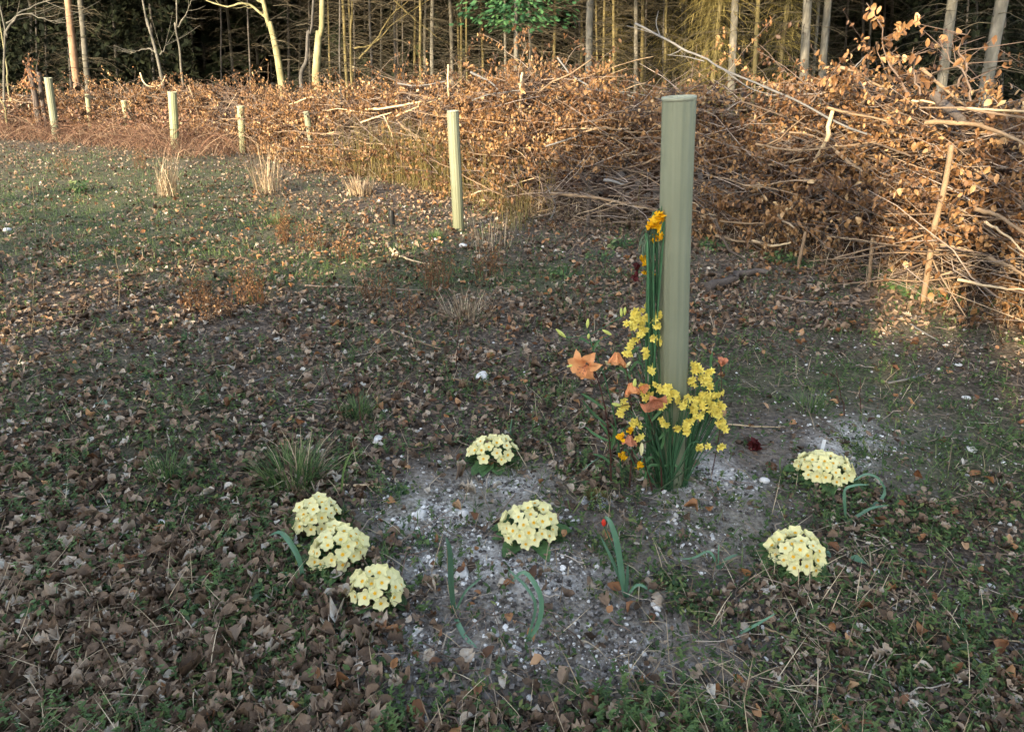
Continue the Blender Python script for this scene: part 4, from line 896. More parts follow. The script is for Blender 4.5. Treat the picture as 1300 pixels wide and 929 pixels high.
# ------------------------------------------------------------------ strap leaved plants
def strap(mb, P, w, fold=.35, K=14, tw=0, rnd=.5):
    P = curve(P, K); T = norm(np.gradient(P, axis=0)); u = np.linspace(0, 1, K)
    S_ = norm(np.cross(T, np.array([0.05, -.6, .8]))); 
    if tw: 
        Bn = np.cross(S_, T); an = tw*u; S_ = S_*np.cos(an)[:, None]+Bn*np.sin(an)[:, None]
    Nn = np.cross(S_, T); ww = .78*w*np.clip(np.sin(PI*np.clip(u*.82+.16, 0, 1))**.6, .06, 1)*.5; ww[-1] = w*.03
    V = np.stack([P-S_*ww[:, None]+Nn*(fold*ww)[:, None], P-S_*(ww*.5)[:, None]+Nn*(fold*.3*ww)[:, None], P, P+S_*(ww*.5)[:, None]+Nn*(fold*.3*ww)[:, None], P+S_*ww[:, None]+Nn*(fold*ww)[:, None]], 1)
    mb.add(V, [[i*5+j, i*5+j+1, (i+1)*5+j+1, (i+1)*5+j] for i in range(K-1) for j in range(4)], rnd)
def strap_plant(base, lvs, lab, w=.014, mt='tulip_leaf', name='bulb_plant', cat='bulb plant', group='strap leaved bulb shoots'):
    g = gpt(*base); root = empty(name, g, lab, cat, group)
    for pix in lvs:
        ww = w
        if isinstance(pix[0], (int, float)): ww = pix[0]; pix = pix[1]
        yy = [g[1]+p[2] if len(p) > 2 else g[1]+.01*i for i, p in enumerate(pix)]
        pts = [np.array([0, 0, -.004])]+[aty(p[0], p[1], y_)-g for p, y_ in zip(pix, yy)]
        for q in pts[1:]: q[2] = max(q[2], .006+float(gz(q[0]+g[0], q[1]+g[1]))-g[2])
        mb = MB(); strap(mb, pts, ww, rnd=R.random()); mb.build('leaf', M[mt], root)
    return root, g
strap_plant((577, 778), [(.019, [(573, 745), (571, 700), (566, 681)]), (.008, [(590, 752), (605, 738), (612, 732, -.01)]), (.017, [(583, 796, -.05), (592, 815, -.09), (606, 838, -.12)])], 'tall bent blue green leaf at the bottom centre with one leaf flopped forward')
strap_plant((668, 815), [(.016, [(684, 790), (687, 760), (675, 735), (663, 726), (650, 738)]), (.010, [(680, 770), (668, 745), (655, 732), (645, 722)])], 'hooked blue green leaves looping over at the bottom centre')
strap_plant((385, 736), [(.019, [(380, 710), (366, 685), (355, 676), (342, 680, -.02)]), (.014, [(362, 728), (350, 738), (348, 752)])], 'arching blue green leaves left of the three primroses')
rt, g = strap_plant((794, 758), [(.022, [(789, 730), (783, 690), (775, 664), (768, 655)]), (.012, [(785, 730), (772, 700), (762, 680)]), (.010, [(810, 742), (832, 755), (850, 768)]), (.012, [(796, 735), (797, 715)])], 'upright tulip shoot with one small red bud', name='tulip', cat='tulip')
q = aty(767, 664, g[1]+.03)-g; mb = MB(); K = 8; u = np.linspace(0, 1, K); tubes(mb, q+np.stack([0*u-.002*u, 0*u, .022*(u-.4)], -1), .0065*np.sin(PI*np.clip(u*.9+.08, 0, 1))**.7, 10, rnd=.5, cap=True); mb.build('bud', M['redbud'], rt)
mb = MB(); tubes(mb, curve([np.zeros(3), aty(786, 715, g[1]+.02)-g, q-np.array([0, 0, .008])], 8), .002, 6, rnd=.5); mb.build('stem', M['stem_green'], rt)
strap_plant((1074, 662), [(.014, [(1072, 640), (1073, 622)]), (.012, [(1088, 655), (1106, 645), (1128, 641)]), (.008, [(1088, 661), (1105, 658)]), (.015, [(1120, 632, .12), (1117, 610, .12), (1100, 602, .1), (1082, 611, .06)]), (.010, [(1071, 625), (1085, 616), (1103, 615)])], 'sprawling blue green shoot right of the primroses with folded leaf')
strap_plant((912, 722), [(.010, [(905, 705), (897, 700), (880, 708), (862, 718)]), (.012, [(922, 710), (937, 703)]), (.006, [(912, 700), (913, 690)])], 'small bulb shoot left of the lower right primrose')
strap_plant((935, 805), [(.009, [(950, 798), (968, 788), (985, 778)])], 'single low blue green leaf at the bottom right of centre', w=.012)
strap_plant((433, 628), [(.010, [(436, 600), (443, 580), (454, 564)])], 'single upright green leaf behind the left primroses', mt='grass')
strap_plant((649, 556), [(.008, [(648, 545), (650, 530)])], 'short upright green shoot right of the highest primrose')
strap_plant((991, 600), [(.007, [(990, 585), (995, 578)]), (.006, [(1000, 590), (1012, 592)]), (.006, [(996, 602), (998, 608)])], 'small shoot left of the labelled primrose', mt='grass')
strap_plant((726, 652), [(.006, [(735, 640), (742, 628)]), (.005, [(722, 640), (720, 632)])], 'little grass shoot right of the largest primrose', mt='grass')
strap_plant((826, 628), [(.007, [(795, 650, -.02), (770, 668, -.05)]), (.006, [(850, 612), (880, 590)])], 'thin green leaves trailing left from the tube foot', mt='grass')
strap_plant((720, 608), [(.004, [(735, 600), (750, 588), (762, 580)])], 'straight cut flower stalk lying with dark end', name='cut_stalk', cat='flower stalk')
strap_plant((1122, 600), [(.005, [(1120, 580), (1126, 555), (1128, 538)])], 'faint upright blade right of the labelled primrose', mt='grass')
# flat green leaves around the lower right primrose
def flatleaf(px, py, L0, W0, yaw, lab, mt='tulip_leaf', rise=.2):
    g = gpt(px, py); mb = MB(); broadleaf(mb, np.array([0, 0, .012]), yaw, L0, W0, rise, .2, .5); o = mb.build('green_leaf', M[mt]); o.location = g; tag(o, lab, 'leaf', 'single broad leaves on the ground')
flatleaf(1100, 720, .05, .035, 2.6, 'broad green leaf between the lower right primrose and tan stick')
flatleaf(1055, 712, .035, .03, 2.2, 'small green leaf close right of the lower right primrose')
flatleaf(138, 516, .06, .05, 3.0, 'bluish green broad leaf in the left litter')
# dark red dead flower on the ground, and wrapped moss clump
def ruffle(root, q, r, mt, n=14, name='petals', flat=1.0):
    mb = MB(); leaves(mb, np.array(q)+R.normal(0, r*.35, (n, 3))*np.array([1, 1, flat]), np.full(n, r*1.3), R.random(n)*6.3, R.normal(-.5, .5, n), R.normal(0, .5, n), wid=.9, curl=.8, jit=.06)
    return mb.build(name, mt, root)
g = gpt(957, 572); root = empty('dried_rose', g+np.array([0, 0, .012]), 'dark red dried flower lying right of the yellow bunch', 'dried flower'); ruffle(root, (0, 0, .006), .022, M['petal_red'], 22, flat=.4)
mb = MB(); tubes(mb, curve([np.array([0, 0, 0]), np.array([.03, .02, 0]), np.array([.08, .03, -.004])], 6), .002, 5, rnd=.4); mb.build('stem', M['stem_brown'], root)
g = gpt(757, 640); root = empty('moss_posy', g, 'mossy clump wrapped in clear film left of the tube foot', 'posy')
mb = MB(); n = 420; a_ = R.random(n)*6.3; r_ = .03*np.sqrt(R.random(n)); blades(mb, np.stack([r_*np.cos(a_), r_*np.sin(a_)*.8, .02+0*a_], -1), .012+.02*R.random(n), np.full(n, .003), a_, R.normal(.5, .3, n), R.normal(.5, .3, n)); mb.build('moss', M['needle_olive'], root)
gl = bpy.data.materials.new('clear_film'); gl.use_nodes = True; b_ = gl.node_tree.nodes['Principled BSDF']; b_.inputs['Base Color'].default_value = (.8, .83, .88, 1); b_.inputs['Roughness'].default_value = .2; b_.inputs['Transmission Weight'].default_value = .75; b_.inputs['IOR'].default_value = 1.2
mb = MB(); n = 26; leaves(mb, np.stack([R.normal(0, .018, n), -.01+R.normal(0, .01, n), .004+.018*R.random(n)], -1), np.full(n, .032), R.random(n)*6.3, R.normal(0, .9, n), R.normal(0, .9, n), wid=.9, curl=.7, jit=.12); mb.build('clear_wrapper', gl, root)

# ------------------------------------------------------------------ flowers at the tube
def dirq(v): return Vector(v).to_track_quat('Z', 'Y')
def double_mesh(k):
    mb = MB()
    for lay, (n_, r_, z_) in enumerate(((6, .0145, .12+.15*k), (6, .011, .45), (5, .0075, .9))):
        leaves(mb, np.stack([.5*r_*np.cos(np.arange(n_)*2*PI/n_+lay), .5*r_*np.sin(np.arange(n_)*2*PI/n_+lay), .0015*lay+.3*r_*z_+0*np.arange(n_)], -1), np.full(n_, r_*1.05), np.arange(n_)*2*PI/n_+lay+R.normal(0, .12, n_), -z_*.8+R.normal(0, .15, n_), R.normal(0, .25, n_), wid=.62, curl=.6, jit=.05, rnd=.25+.5*R.random(n_))
    return mb.mesh('narcissus_petals', M['petal_yellow'])
YF = [double_mesh(k) for k in range(5)]
def corona_mesh():
    mb = MB(); S = 14; a_ = np.arange(S)*2*PI/S; V = []
    for r_, z in ((.0025, 0), (.0045, .004), (.006, .008), (.0078, .0095)):
        w = r_*(1+.18*np.sin(a_*7)*(z > .006)); V.append(np.stack([w*np.cos(a_), w*np.sin(a_), z+0*a_], -1))
    V = np.concatenate(V); b0 = (np.arange(3)*S)[:, None]; i = np.arange(S); j = (i+1) % S; mb.add(V, np.stack([b0+i, b0+j, b0+S+j, b0+S+i], -1).reshape(-1, 4), .4)
    return mb.mesh('narcissus_corona', M['petal_yellow'])
CO = corona_mesh()
def narcissus_bunch(lab, heads, foot, facing=(0, -1, .1), ystem=0.0, leafn=14, tuftfan=.06):
    """heads: list of (px, py, dy) around the tube; foot: px, py on the ground"""
    g = aty(foot[0], foot[1], TY+foot[2]); g[2] = float(gz(g[0], g[1]))
    root = empty('narcissus_bunch', g, lab, 'flower bunch', 'yellow narcissus bunches at the tube')
    st = MB()
    for hx, hy, dy in heads:
        q = aty(hx+R.normal(0, 1.2), hy+R.normal(0, 1.2), TY+dy)-g
        top = q+np.array([0, .01, .004])
        mid = np.array([q[0]*.35, q[1]*.5, q[2]*.55])
        tubes(st, curve([np.array([R.normal(0, .008), R.normal(0, .006), 0]), mid, top], 10), .0015, 5, rnd=R.random())
        for c_ in range(R.integers(2, 5) if len(heads) < 19 else 3):
            o = bpy.data.objects.new('flower', YF[R.integers(5)]); COL.objects.link(o); o.parent = root
            v = norm(np.array(facing)+R.normal(0, .45, 3)); o.location = q+R.normal(0, .0085, 3)+v*.004; o.rotation_mode = 'QUATERNION'; o.rotation_quaternion = dirq(v) @ Matrix.Rotation(R.random()*6.3, 3, 'Z').to_quaternion()
            s_ = .85+.35*R.random(); o.scale = (s_,)*3
            e = bpy.data.objects.new('corona', CO); COL.objects.link(e); e.parent = o; e.scale = (.55,)*3
    st.build('flower_stems', M['stem_green'], root)
    mb = MB(); xs = [h[0] for h in heads]; zt = min(h[1] for h in heads)
    for k in range(leafn):
        hx = xs[R.integers(len(xs))]+R.normal(0, 5); hy = zt+(foot[1]-zt)*(.1+.5*R.random()); q = aty(hx, hy, TY+heads[0][2]+R.normal(.01, .015))-g
        strap(mb, [np.array([R.normal(0, .01), R.normal(0, .01), 0]), q*np.array([.5, .6, .55]), q, q+np.array([R.normal(0, .02), R.normal(0, .01), -.005])], .0055, K=10, rnd=R.random()*.6)
    mb.build('leaves', M['stem_green'], root); return root
narcissus_bunch('pale yellow flower bunch climbing the left side of the tall tube', [(809, 396, -.01), (820, 394, .0), (829, 398, .0), (800, 416, -.02), (815, 410, -.01), (825, 412, -.02), (831, 424, -.03), (804, 434, -.02), (800, 445, -.03), (822, 444, -.03), (805, 403, .0), (826, 470, -.04), (836, 400, -.03), (811, 420, -.03), (822, 404, -.02), (818, 420, -.03), (807, 410, -.02), (828, 434, -.03), (834, 412, -.03)], (838, 600, -.02), leafn=12)
narcissus_bunch('dense yellow flower bunch at the right side of the tube foot', [(883, 470, -.02), (879, 484, -.03), (891, 472, -.02), (901, 473, -.01), (896, 492, -.03), (903, 499, -.02), (901, 508, -.03), (901, 520, -.03), (915, 516, -.01), (912, 536, -.02), (920, 538, -.01), (888, 504, -.05), (893, 483, -.03), (892, 569, -.06), (915, 564, -.05), (909, 500, -.02), (883, 510, -.06), (906, 524, -.04), (886, 477, -.03), (898, 484, -.03), (906, 511, -.02), (894, 500, -.04), (913, 525, -.02)], (868, 606, -.03), leafn=18)
narcissus_bunch('yellow flower cluster in front of the tube foot', [(847, 491, -.075), (850, 507, -.08), (842, 513, -.08), (865, 515, -.08), (870, 505, -.07), (883, 510, -.07), (876, 525, -.08), (874, 534, -.08), (870, 547, -.08), (861, 545, -.085), (833, 496, -.07), (820, 491, -.06), (822, 505, -.06), (810, 532, -.06), (841, 535, -.08), (812, 550, -.07), (865, 510, -.085), (880, 518, -.08), (787, 524, -.05), (791, 512, -.05), (808, 540, -.07), (872, 540, -.08), (880, 530, -.08), (855, 500, -.075)], (848, 612, -.055), leafn=20)
# golden drooping single blooms
def gold_heads(lab, items, foot):
    g = aty(foot[0], foot[1], TY+foot[2]); g[2] = float(gz(g[0], g[1])); root = empty('wilted_daffodils', g, lab, 'daffodils', 'wilted golden daffodils'); st = MB()
    for hx, hy, dy, sz in items:
        q = aty(hx, hy, TY+dy)-g; tubes(st, curve([np.array([R.normal(0, .005), 0, 0]), np.array([q[0]*.6, q[1]*.7, q[2]*.6]), q+np.array([.012, .006, .015]), q], 12), .0021, 6, rnd=R.random()); ruffle(root, q+np.array([0, -.006, -.006]), sz, M['petal_gold'], 9, 'flower')
    st.build('stems', M['stem_green'], root); return root, g
root, g = gold_heads('wilted golden daffodils with long dark stems high on the tube left side', [(838, 272, -.03, .018), (832, 281, -.035, .02), (826, 284, -.03, .015), (831, 300, -.035, .012), (838, 297, -.05, .01), (817, 325, -.02, .012), (819, 332, -.02, .01), (820, 343, -.02, .009), (829, 345, -.03, .007)], (836, 470, -.03))
mb = MB()
for k in range(24):
    x0, y0 = 820+R.random()*18, 290+R.random()*25; q = aty(x0, y0, TY-.03+R.normal(0, .012))-g; q2 = aty(x0-3-8*R.random(), y0+12+22*R.random(), TY-.03+R.normal(0, .015))-g
    strap(mb, [q+np.array([.01, 0, -.03]), q+np.array([0, 0, .01]), (q+q2)/2+np.array([-.01, 0, .01]), q2], .006, K=10, rnd=R.random())
mb.build('drooping_leaves', M['wilt'], root)
mb = MB()
for k in range(9):
    x0 = 822+R.random()*14; y1 = 400+60*R.random(); tubes(mb, curve([aty(x0+2, y1, TY-.035+R.normal(0, .006))-g, aty(x0, 350, TY-.04+R.normal(0, .008))-g, aty(x0+R.normal(0, 2), 296, TY-.04)-g], 10), .0024+.001*R.random(), 6, rnd=R.random())
mb.build('bundled_stalks', M['stem_green'], root)
gold_heads('low golden daffodils fallen left of the tube foot', [(788, 551, -.06, .013), (791, 577, -.06, .013), (814, 586, -.08, .014), (800, 543, -.06, .012)], (838, 606, -.04))
g = aty(838, 345, TY-.02); root = empty('dried_carnations', g, 'two small dark red dried heads left of the tube', 'dried flowers')
mb = MB()
for hx, hy in ((809, 340), (807, 353)):
    q = aty(hx, hy, TY-.02)-g; ruffle(root, q, .012, M['petal_red'], 10, 'flower'); tubes(mb, curve([np.array([-.006, -.02, -.01]), q*.5+np.array([0, -.02, .006]), q], 6), .0013, 5, rnd=.4)
mb.build('stems', M['stem_green'], root)
# lilies
def lily_flower(root, q, face, r, mt, n=6, openf=1.0):
    o = bpy.data.objects.new('flower', None); 
    mb = MB(); r = r*.8; K = 13; u = np.linspace(0, 1, K)
    for k in range(n):
        a_ = k*2*PI/n+R.normal(0, .12); ro = r*(1+R.normal(0, .1)); rad = ro*(.12+openf*(.95*u**1.5)); zz = ro*(.95*u-.75*openf*u**3)
        w = (.46 if k % 2 else .34)*ro*np.interp(u, np.linspace(0, 1, 9), [.25, .45, .7, .9, 1, .95, .8, .5, .08])
        V = []
        for i in range(K):
            for v in (-1, -.5, 0, .5, 1):
                s_ = w[i]*v; rf = ro*.07*abs(v)*math.sin(u[i]*11+k*2+v*2)*(u[i] > .25); V.append([rad[i]*math.cos(a_)-s_*math.sin(a_), rad[i]*math.sin(a_)+s_*math.cos(a_), zz[i]+.35*abs(s_)+rf+R.normal(0, .008*ro)])
        mb.add(V, [[i*5+j, i*5+j+1, (i+1)*5+j+1, (i+1)*5+j] for i in range(K-1) for j in range(4)], .25+.5*R.random())
    me = mb.mesh('lily_petals', mt); o = bpy.data.objects.new('flower', me); COL.objects.link(o); o.parent = root; o.location = q; o.rotation_mode = 'QUATERNION'; o.rotation_quaternion = dirq(norm(np.array(face, float))); 
    if openf > .7:
        sm_ = MB()
        for k in range(6):
            a_ = k*PI/3; t_ = np.array([.22*r*math.cos(a_), .22*r*math.sin(a_), .85*r]); tubes(sm_, curve([np.zeros(3), t_*np.array([.4, .4, .6]), t_], 5), .0008, 4, rnd=.5); tubes(sm_, np.stack([t_-np.array([.003, 0, 0]), t_, t_+np.array([.003, 0, 0])]), [.001, .0014, .001], 5, rnd=.1)
        sm_.build('stamens', M['petal_salmon'], o)
    return o
def bud(root, q, d, L0, r_, mt, name='bud'):
    u = np.linspace(0, 1, 9); d = norm(np.array(d, float)); mb = MB(); tubes(mb, q+d*((u-.0)*L0)[:, None], r_*np.array([.35, .65, .85, .98, 1, .92, .75, .5, .15]), 10, rnd=.5, cap=True); return mb.build(name, mt, root)
def lily(lab, foot, stem, fl=(), buds=(), lv=(), sr=.0028, brown=True, dy=-.03, alstem=True):
    g = aty(foot[0], foot[1], TY+dy); g[2] = float(gz(g[0], g[1])); root = empty('lily', g, lab, 'lily', 'orange lilies round the tube')
    S_ = curve([np.zeros(3)]+[aty(p[0], p[1], TY+(p[2] if len(p) > 2 else dy))-g for p in stem], 16); mb = MB(); tubes(mb, S_, np.linspace(sr, sr*.7, 16), 7, rnd=.5)
    for (hx, hy, yy, face, r_, mt, of) in fl:
        q = aty(hx, hy, TY+yy)-g; i = np.argmin(np.linalg.norm(S_-q, axis=1)); i = max(0, i-1); tubes(mb, curve([S_[i], (S_[i]+q)/2+np.array([0, 0, .004]), q], 6), .0018, 5, rnd=.5); lily_flower(root, q, face, r_, M[mt], 6, of)
    for (hx, hy, yy, d, L0, r_, mt) in buds:
        q = aty(hx, hy, TY+yy)-g; i = np.argmin(np.linalg.norm(S_-q, axis=1)); i = max(0, i-1); tubes(mb, curve([S_[i], (S_[i]+q)/2+np.array([0, 0, -.003]), q], 6), .0013, 5, rnd=.5); bud(root, q, d, L0, r_, M[mt])
    mb.build('stem', M['stem_brown'] if brown else M['stem_green'], root)
    for pix in lv:
        pts = [aty(p[0], p[1], TY+(p[2] if len(p) > 2 else dy))-g for p in pix]; m2 = MB(); strap(m2, pts, .013, K=10, fold=.3, rnd=R.random()*.7); m2.build('leaf', M['lily_leaf'], root)
    return root
lily('open orange lily on a dark stem, leftmost flower of the tribute', (776, 612, -.0), [(775, 575), (770, 530), (764, 500), (756, 472)],
     fl=[(746, 462, -.04, (-.45, -.7, -.1), .066, 'petal_orange', 1.12)], buds=[(733, 462, -.03, (-1, -.1, -.25), .035, .006, 'bud')],
     lv=[[(771, 540), (752, 524), (738, 506)], [(773, 560), (756, 552), (742, 541)], [(776, 560), (768, 545), (760, 535)], [(776, 570), (780, 548), (774, 536)], [(768, 520), (752, 508), (737, 499)], [(777, 590), (765, 580), (752, 576)]], dy=-.02)
lily('lily stem with green buds rising behind the open orange lily', (790, 605, .0), [(782, 540), (768, 480), (752, 440), (747, 420)],
     buds=[(718, 428, .0, (-.75, -.1, .7), .044, .0062, 'bud'), (745.5, 416, .0, (.05, -.1, 1), .033, .0055, 'bud'), (747, 430, .0, (0, -.2, 1), .020, .005, 'bud'), (776, 425, .0, (-.8, -.1, .5), .036, .0058, 'bud'), (775, 463, -.02, (-.7, -.3, .6), .028, .0055, 'budcream'), (789, 402, .01, (-.1, 0, 1), .03, .005, 'bud'), (793, 400, .01, (0, 0, 1), .028, .005, 'bud')],
     lv=[[(748, 436), (738, 430), (735, 433)], [(752, 445), (758, 435), (762, 432)]], brown=False, dy=.02)
lily('browning orange lily hanging between the open lily and the tube', (800, 606, -.01), [(803, 560), (800, 500), (792, 450)],
     fl=[(783, 447, -.03, (-.1, -.35, -.9), .068, 'petal_orange', .4)], buds=[(794, 466, -.04, (.5, -.3, .8), .03, .0055, 'budcream')],
     lv=[[(800, 470), (808, 460), (815, 463)], [(801, 480), (792, 470), (783, 468)], [(800, 452), (806, 444), (812, 440)]], dy=-.03)
lily('pair of drooping orange lilies on a dark stem against the tube', (842, 606, -.06), [(838, 575), (830, 545), (820, 520), (808, 495)],
     fl=[(800, 486, -.08, (.15, -.5, -.75), .066, 'petal_orange', .4), (828, 505, -.085, (.2, -.8, -.4), .062, 'petal_salmon', .8), (812, 492, -.08, (.6, -.5, .1), .04, 'petal_orange', .4)],
     buds=[(805, 492, -.09, (0, -.2, 1), .036, .0065, 'bud'), (788, 515, -.07, (-.9, -.2, .35), .034, .0062, 'bud'), (815, 562, -.08, (0, -.1, -1), .046, .0075, 'budcream')],
     lv=[[(826, 535), (842, 520), (852, 524)], [(834, 560), (850, 545), (856, 556)], [(828, 545), (812, 538), (800, 544)], [(836, 575), (842, 560), (840, 545)], [(838, 590), (824, 592), (817, 610)], [(838, 590), (828, 580), (818, 588), (812, 603)], [(840, 592), (856, 590), (866, 600)], [(838, 580), (826, 566), (820, 560)]], dy=-.06)
lily('faded salmon lily hanging low over the leaf litter', (830, 606, -.05), [(815, 575), (803, 552)], fl=[(799, 552, -.07, (-.05, -.4, -.9), .055, 'petal_salmon', .45)], dy=-.06, lv=[[(815, 575), (806, 560), (812, 552)]])
lily('closed salmon tulip shaped flower on a thin stem, right of the tube', (905, 590, .05), [(914, 545), (916, 500), (915, 468)], fl=[(916, 464, .05, (.05, -.25, 1), .045, 'petal_salmon', .42)], lv=[[(913, 520), (909, 500), (911, 482)], [(906, 480, .06), (902, 462, .06), (905, 445, .06)]], dy=.05, sr=.0018)

# ------------------------------------------------------------------ forest
def spray_template():
    """a drooping conifer frond: midrib blade with side blades"""
    V, Fc = [], []
    def bl(a, b_, w):
        a, b_ = np.array(a, float), np.array(b_, float); d = norm(b_-a); s_ = np.cross(d, [0, 0, 1.])*w; i = len(V)
        V.extend([a-s_*.4, a+s_*.4, b_*.6+a*.4+s_, b_, b_*.6+a*.4-s_]); Fc.append([i, i+1, i+2, i+3, i+4])
    bl((0, 0, 0), (1, 0, -.15), .05)
    for k in range(6):
        x0 = .12+.13*k; l_ = .42*(1-.09*k)
        for s_ in (-1, 1): bl((x0, 0, -.02*k), (x0+l_*.75, s_*l_*.7, -.02*k-.12), .055)
    return np.array(V), np.array(Fc)
SV, SF = spray_template()
def sprays(mb, pos, size, yaw, pit, rol, rnd=None):
    n = len(pos); Mx = euler_m(yaw, pit, rol); V = np.einsum('nij,vj->nvi', Mx, SV)*size[:, None, None]+pos[:, None]
    mb.add(V, (SF[None]+(np.arange(n)*len(SV))[:, None, None]).reshape(-1, 5), np.repeat(R.random(n) if rnd is None else rnd, len(SV)))
def crown(h0, h1, r0, n, sz):
    t = R.random(n)**1.1; z = h0+(h1-h0)*t; rr = r0*(1-t)**.7*(.25+.75*np.sqrt(R.random(n)))+.1; a_ = R.random(n)*6.3
    mb = MB(); sprays(mb, np.stack([rr*np.cos(a_), rr*np.sin(a_), z], -1), sz*(.7+.6*R.random(n)), a_+R.normal(0, .3, n), .25+R.normal(0, .25, n), R.normal(0, .3, n)); return mb
def deadbr(n, z0, z1, L0, r_, droop=.25):
    z = z0+(z1-z0)*R.random(n); a_ = R.random(n)*6.3; l_ = L0*(.35+.65*R.random(n)); K = 6; u = np.linspace(0, 1, K)
    P = np.stack([np.cos(a_)[:, None]*u*l_[:, None], np.sin(a_)[:, None]*u*l_[:, None], z[:, None]+(.25*u-(.25+droop)*u**2)*l_[:, None]], -1)+R.normal(0, .012, (n, K, 3))
    m = 3; sub = []
    for _ in range(m):
        i = R.integers(1, 5, n); q = P[np.arange(n), i]; b_ = a_+np.where(R.random(n) < .5, 1, -1)*(.5+.5*R.random(n)); l2 = l_*(.25+.3*R.random(n)); K2 = np.linspace(0, 1, 4)
        Q = q[:, None]+np.stack([np.cos(b_)[:, None]*K2*l2[:, None], np.sin(b_)[:, None]*K2*l2[:, None], -.25*K2**2*l2[:, None]], -1); sub.append(Q)
    mb = MB(); tubes(mb, P, r_*np.linspace(1, .3, K)[None].repeat(n, 0), 4); tubes(mb, np.concatenate(sub), r_*.5*np.linspace(1, .4, 4)[None].repeat(n*m, 0), 3); return mb
CR = [crown(5.0, 12, 2.2, 420, .9).mesh('crown_mesh', M['needle_dark'], False) for _ in range(3)]
DBM = [deadbr(60, .5, 5.2, 1.5, .007).mesh('dead_branches', M['deadbranch']) for _ in range(5)]
CRO, = [crown(1.6, 6, 1.7, 900, .55).mesh('olive_crown', M['needle_olive'], False)]
def trunkmesh(P, r0, mt, name='trunk', S=12, rend=.35):
    K = len(P); mb = MB(); rr = np.linspace(r0, r0*rend, K); rr[0] *= 1.25; tubes(mb, P, rr*(1+R.normal(0, .03, K)), S, rnd=.5); return mb
TG = 'trees of the wood behind the hedge'
def ftree(pxt, pxb, pyb, wpx, D, mt, lab, kind='spruce', branches=True, cat='tree', name='spruce_tree', h=12, db=None):
    if pxb < 340: D = max(D*1.2, 20)
    """pxt: px at the top edge of the photo, pxb/pyb: where it meets the hedge, D: distance"""
    b_ = aty(pxb, pyb, D); t_ = aty(pxt, 0, D); r0 = wpx/F*(D*cp)*.5; sl = (t_-b_)/(t_[2]-b_[2]) if t_[2] > b_[2] else np.array([0, 0, 1.])
    sl = np.array([sl[0]*.8, R.normal(0, .012), 1]); z0 = float(gz(b_[0], D)); base = np.array([b_[0]-sl[0]*(b_[2]-z0), D, z0-.05])
    root = empty(name, base, lab, cat, TG); K = 14; z = np.linspace(0, h, K); zz = np.clip(z, 0, 5)
    P = np.stack([sl[0]*zz+.1*(z-zz)*sl[0]+R.normal(0, .006, K)*z**.5, sl[1]*z, z], -1); trunkmesh(P, r0, None).build('trunk', mt, root)
    if kind == 'spruce':
        c = bpy.data.objects.new('crown', CR[R.integers(3)]); COL.objects.link(c); c.parent = root; c.location = (P[-1][0]*.7, P[-1][1]*.7, 0); c.rotation_euler = (0, 0, R.random()*6)
        d = bpy.data.objects.new('dead_branches', DBM[R.integers(5)] if db is None else db); COL.objects.link(d); d.parent = root; d.location = (P[4][0]*.8, P[4][1]*.8, 0); d.rotation_euler = (0, 0, R.random()*6)
    return root, P
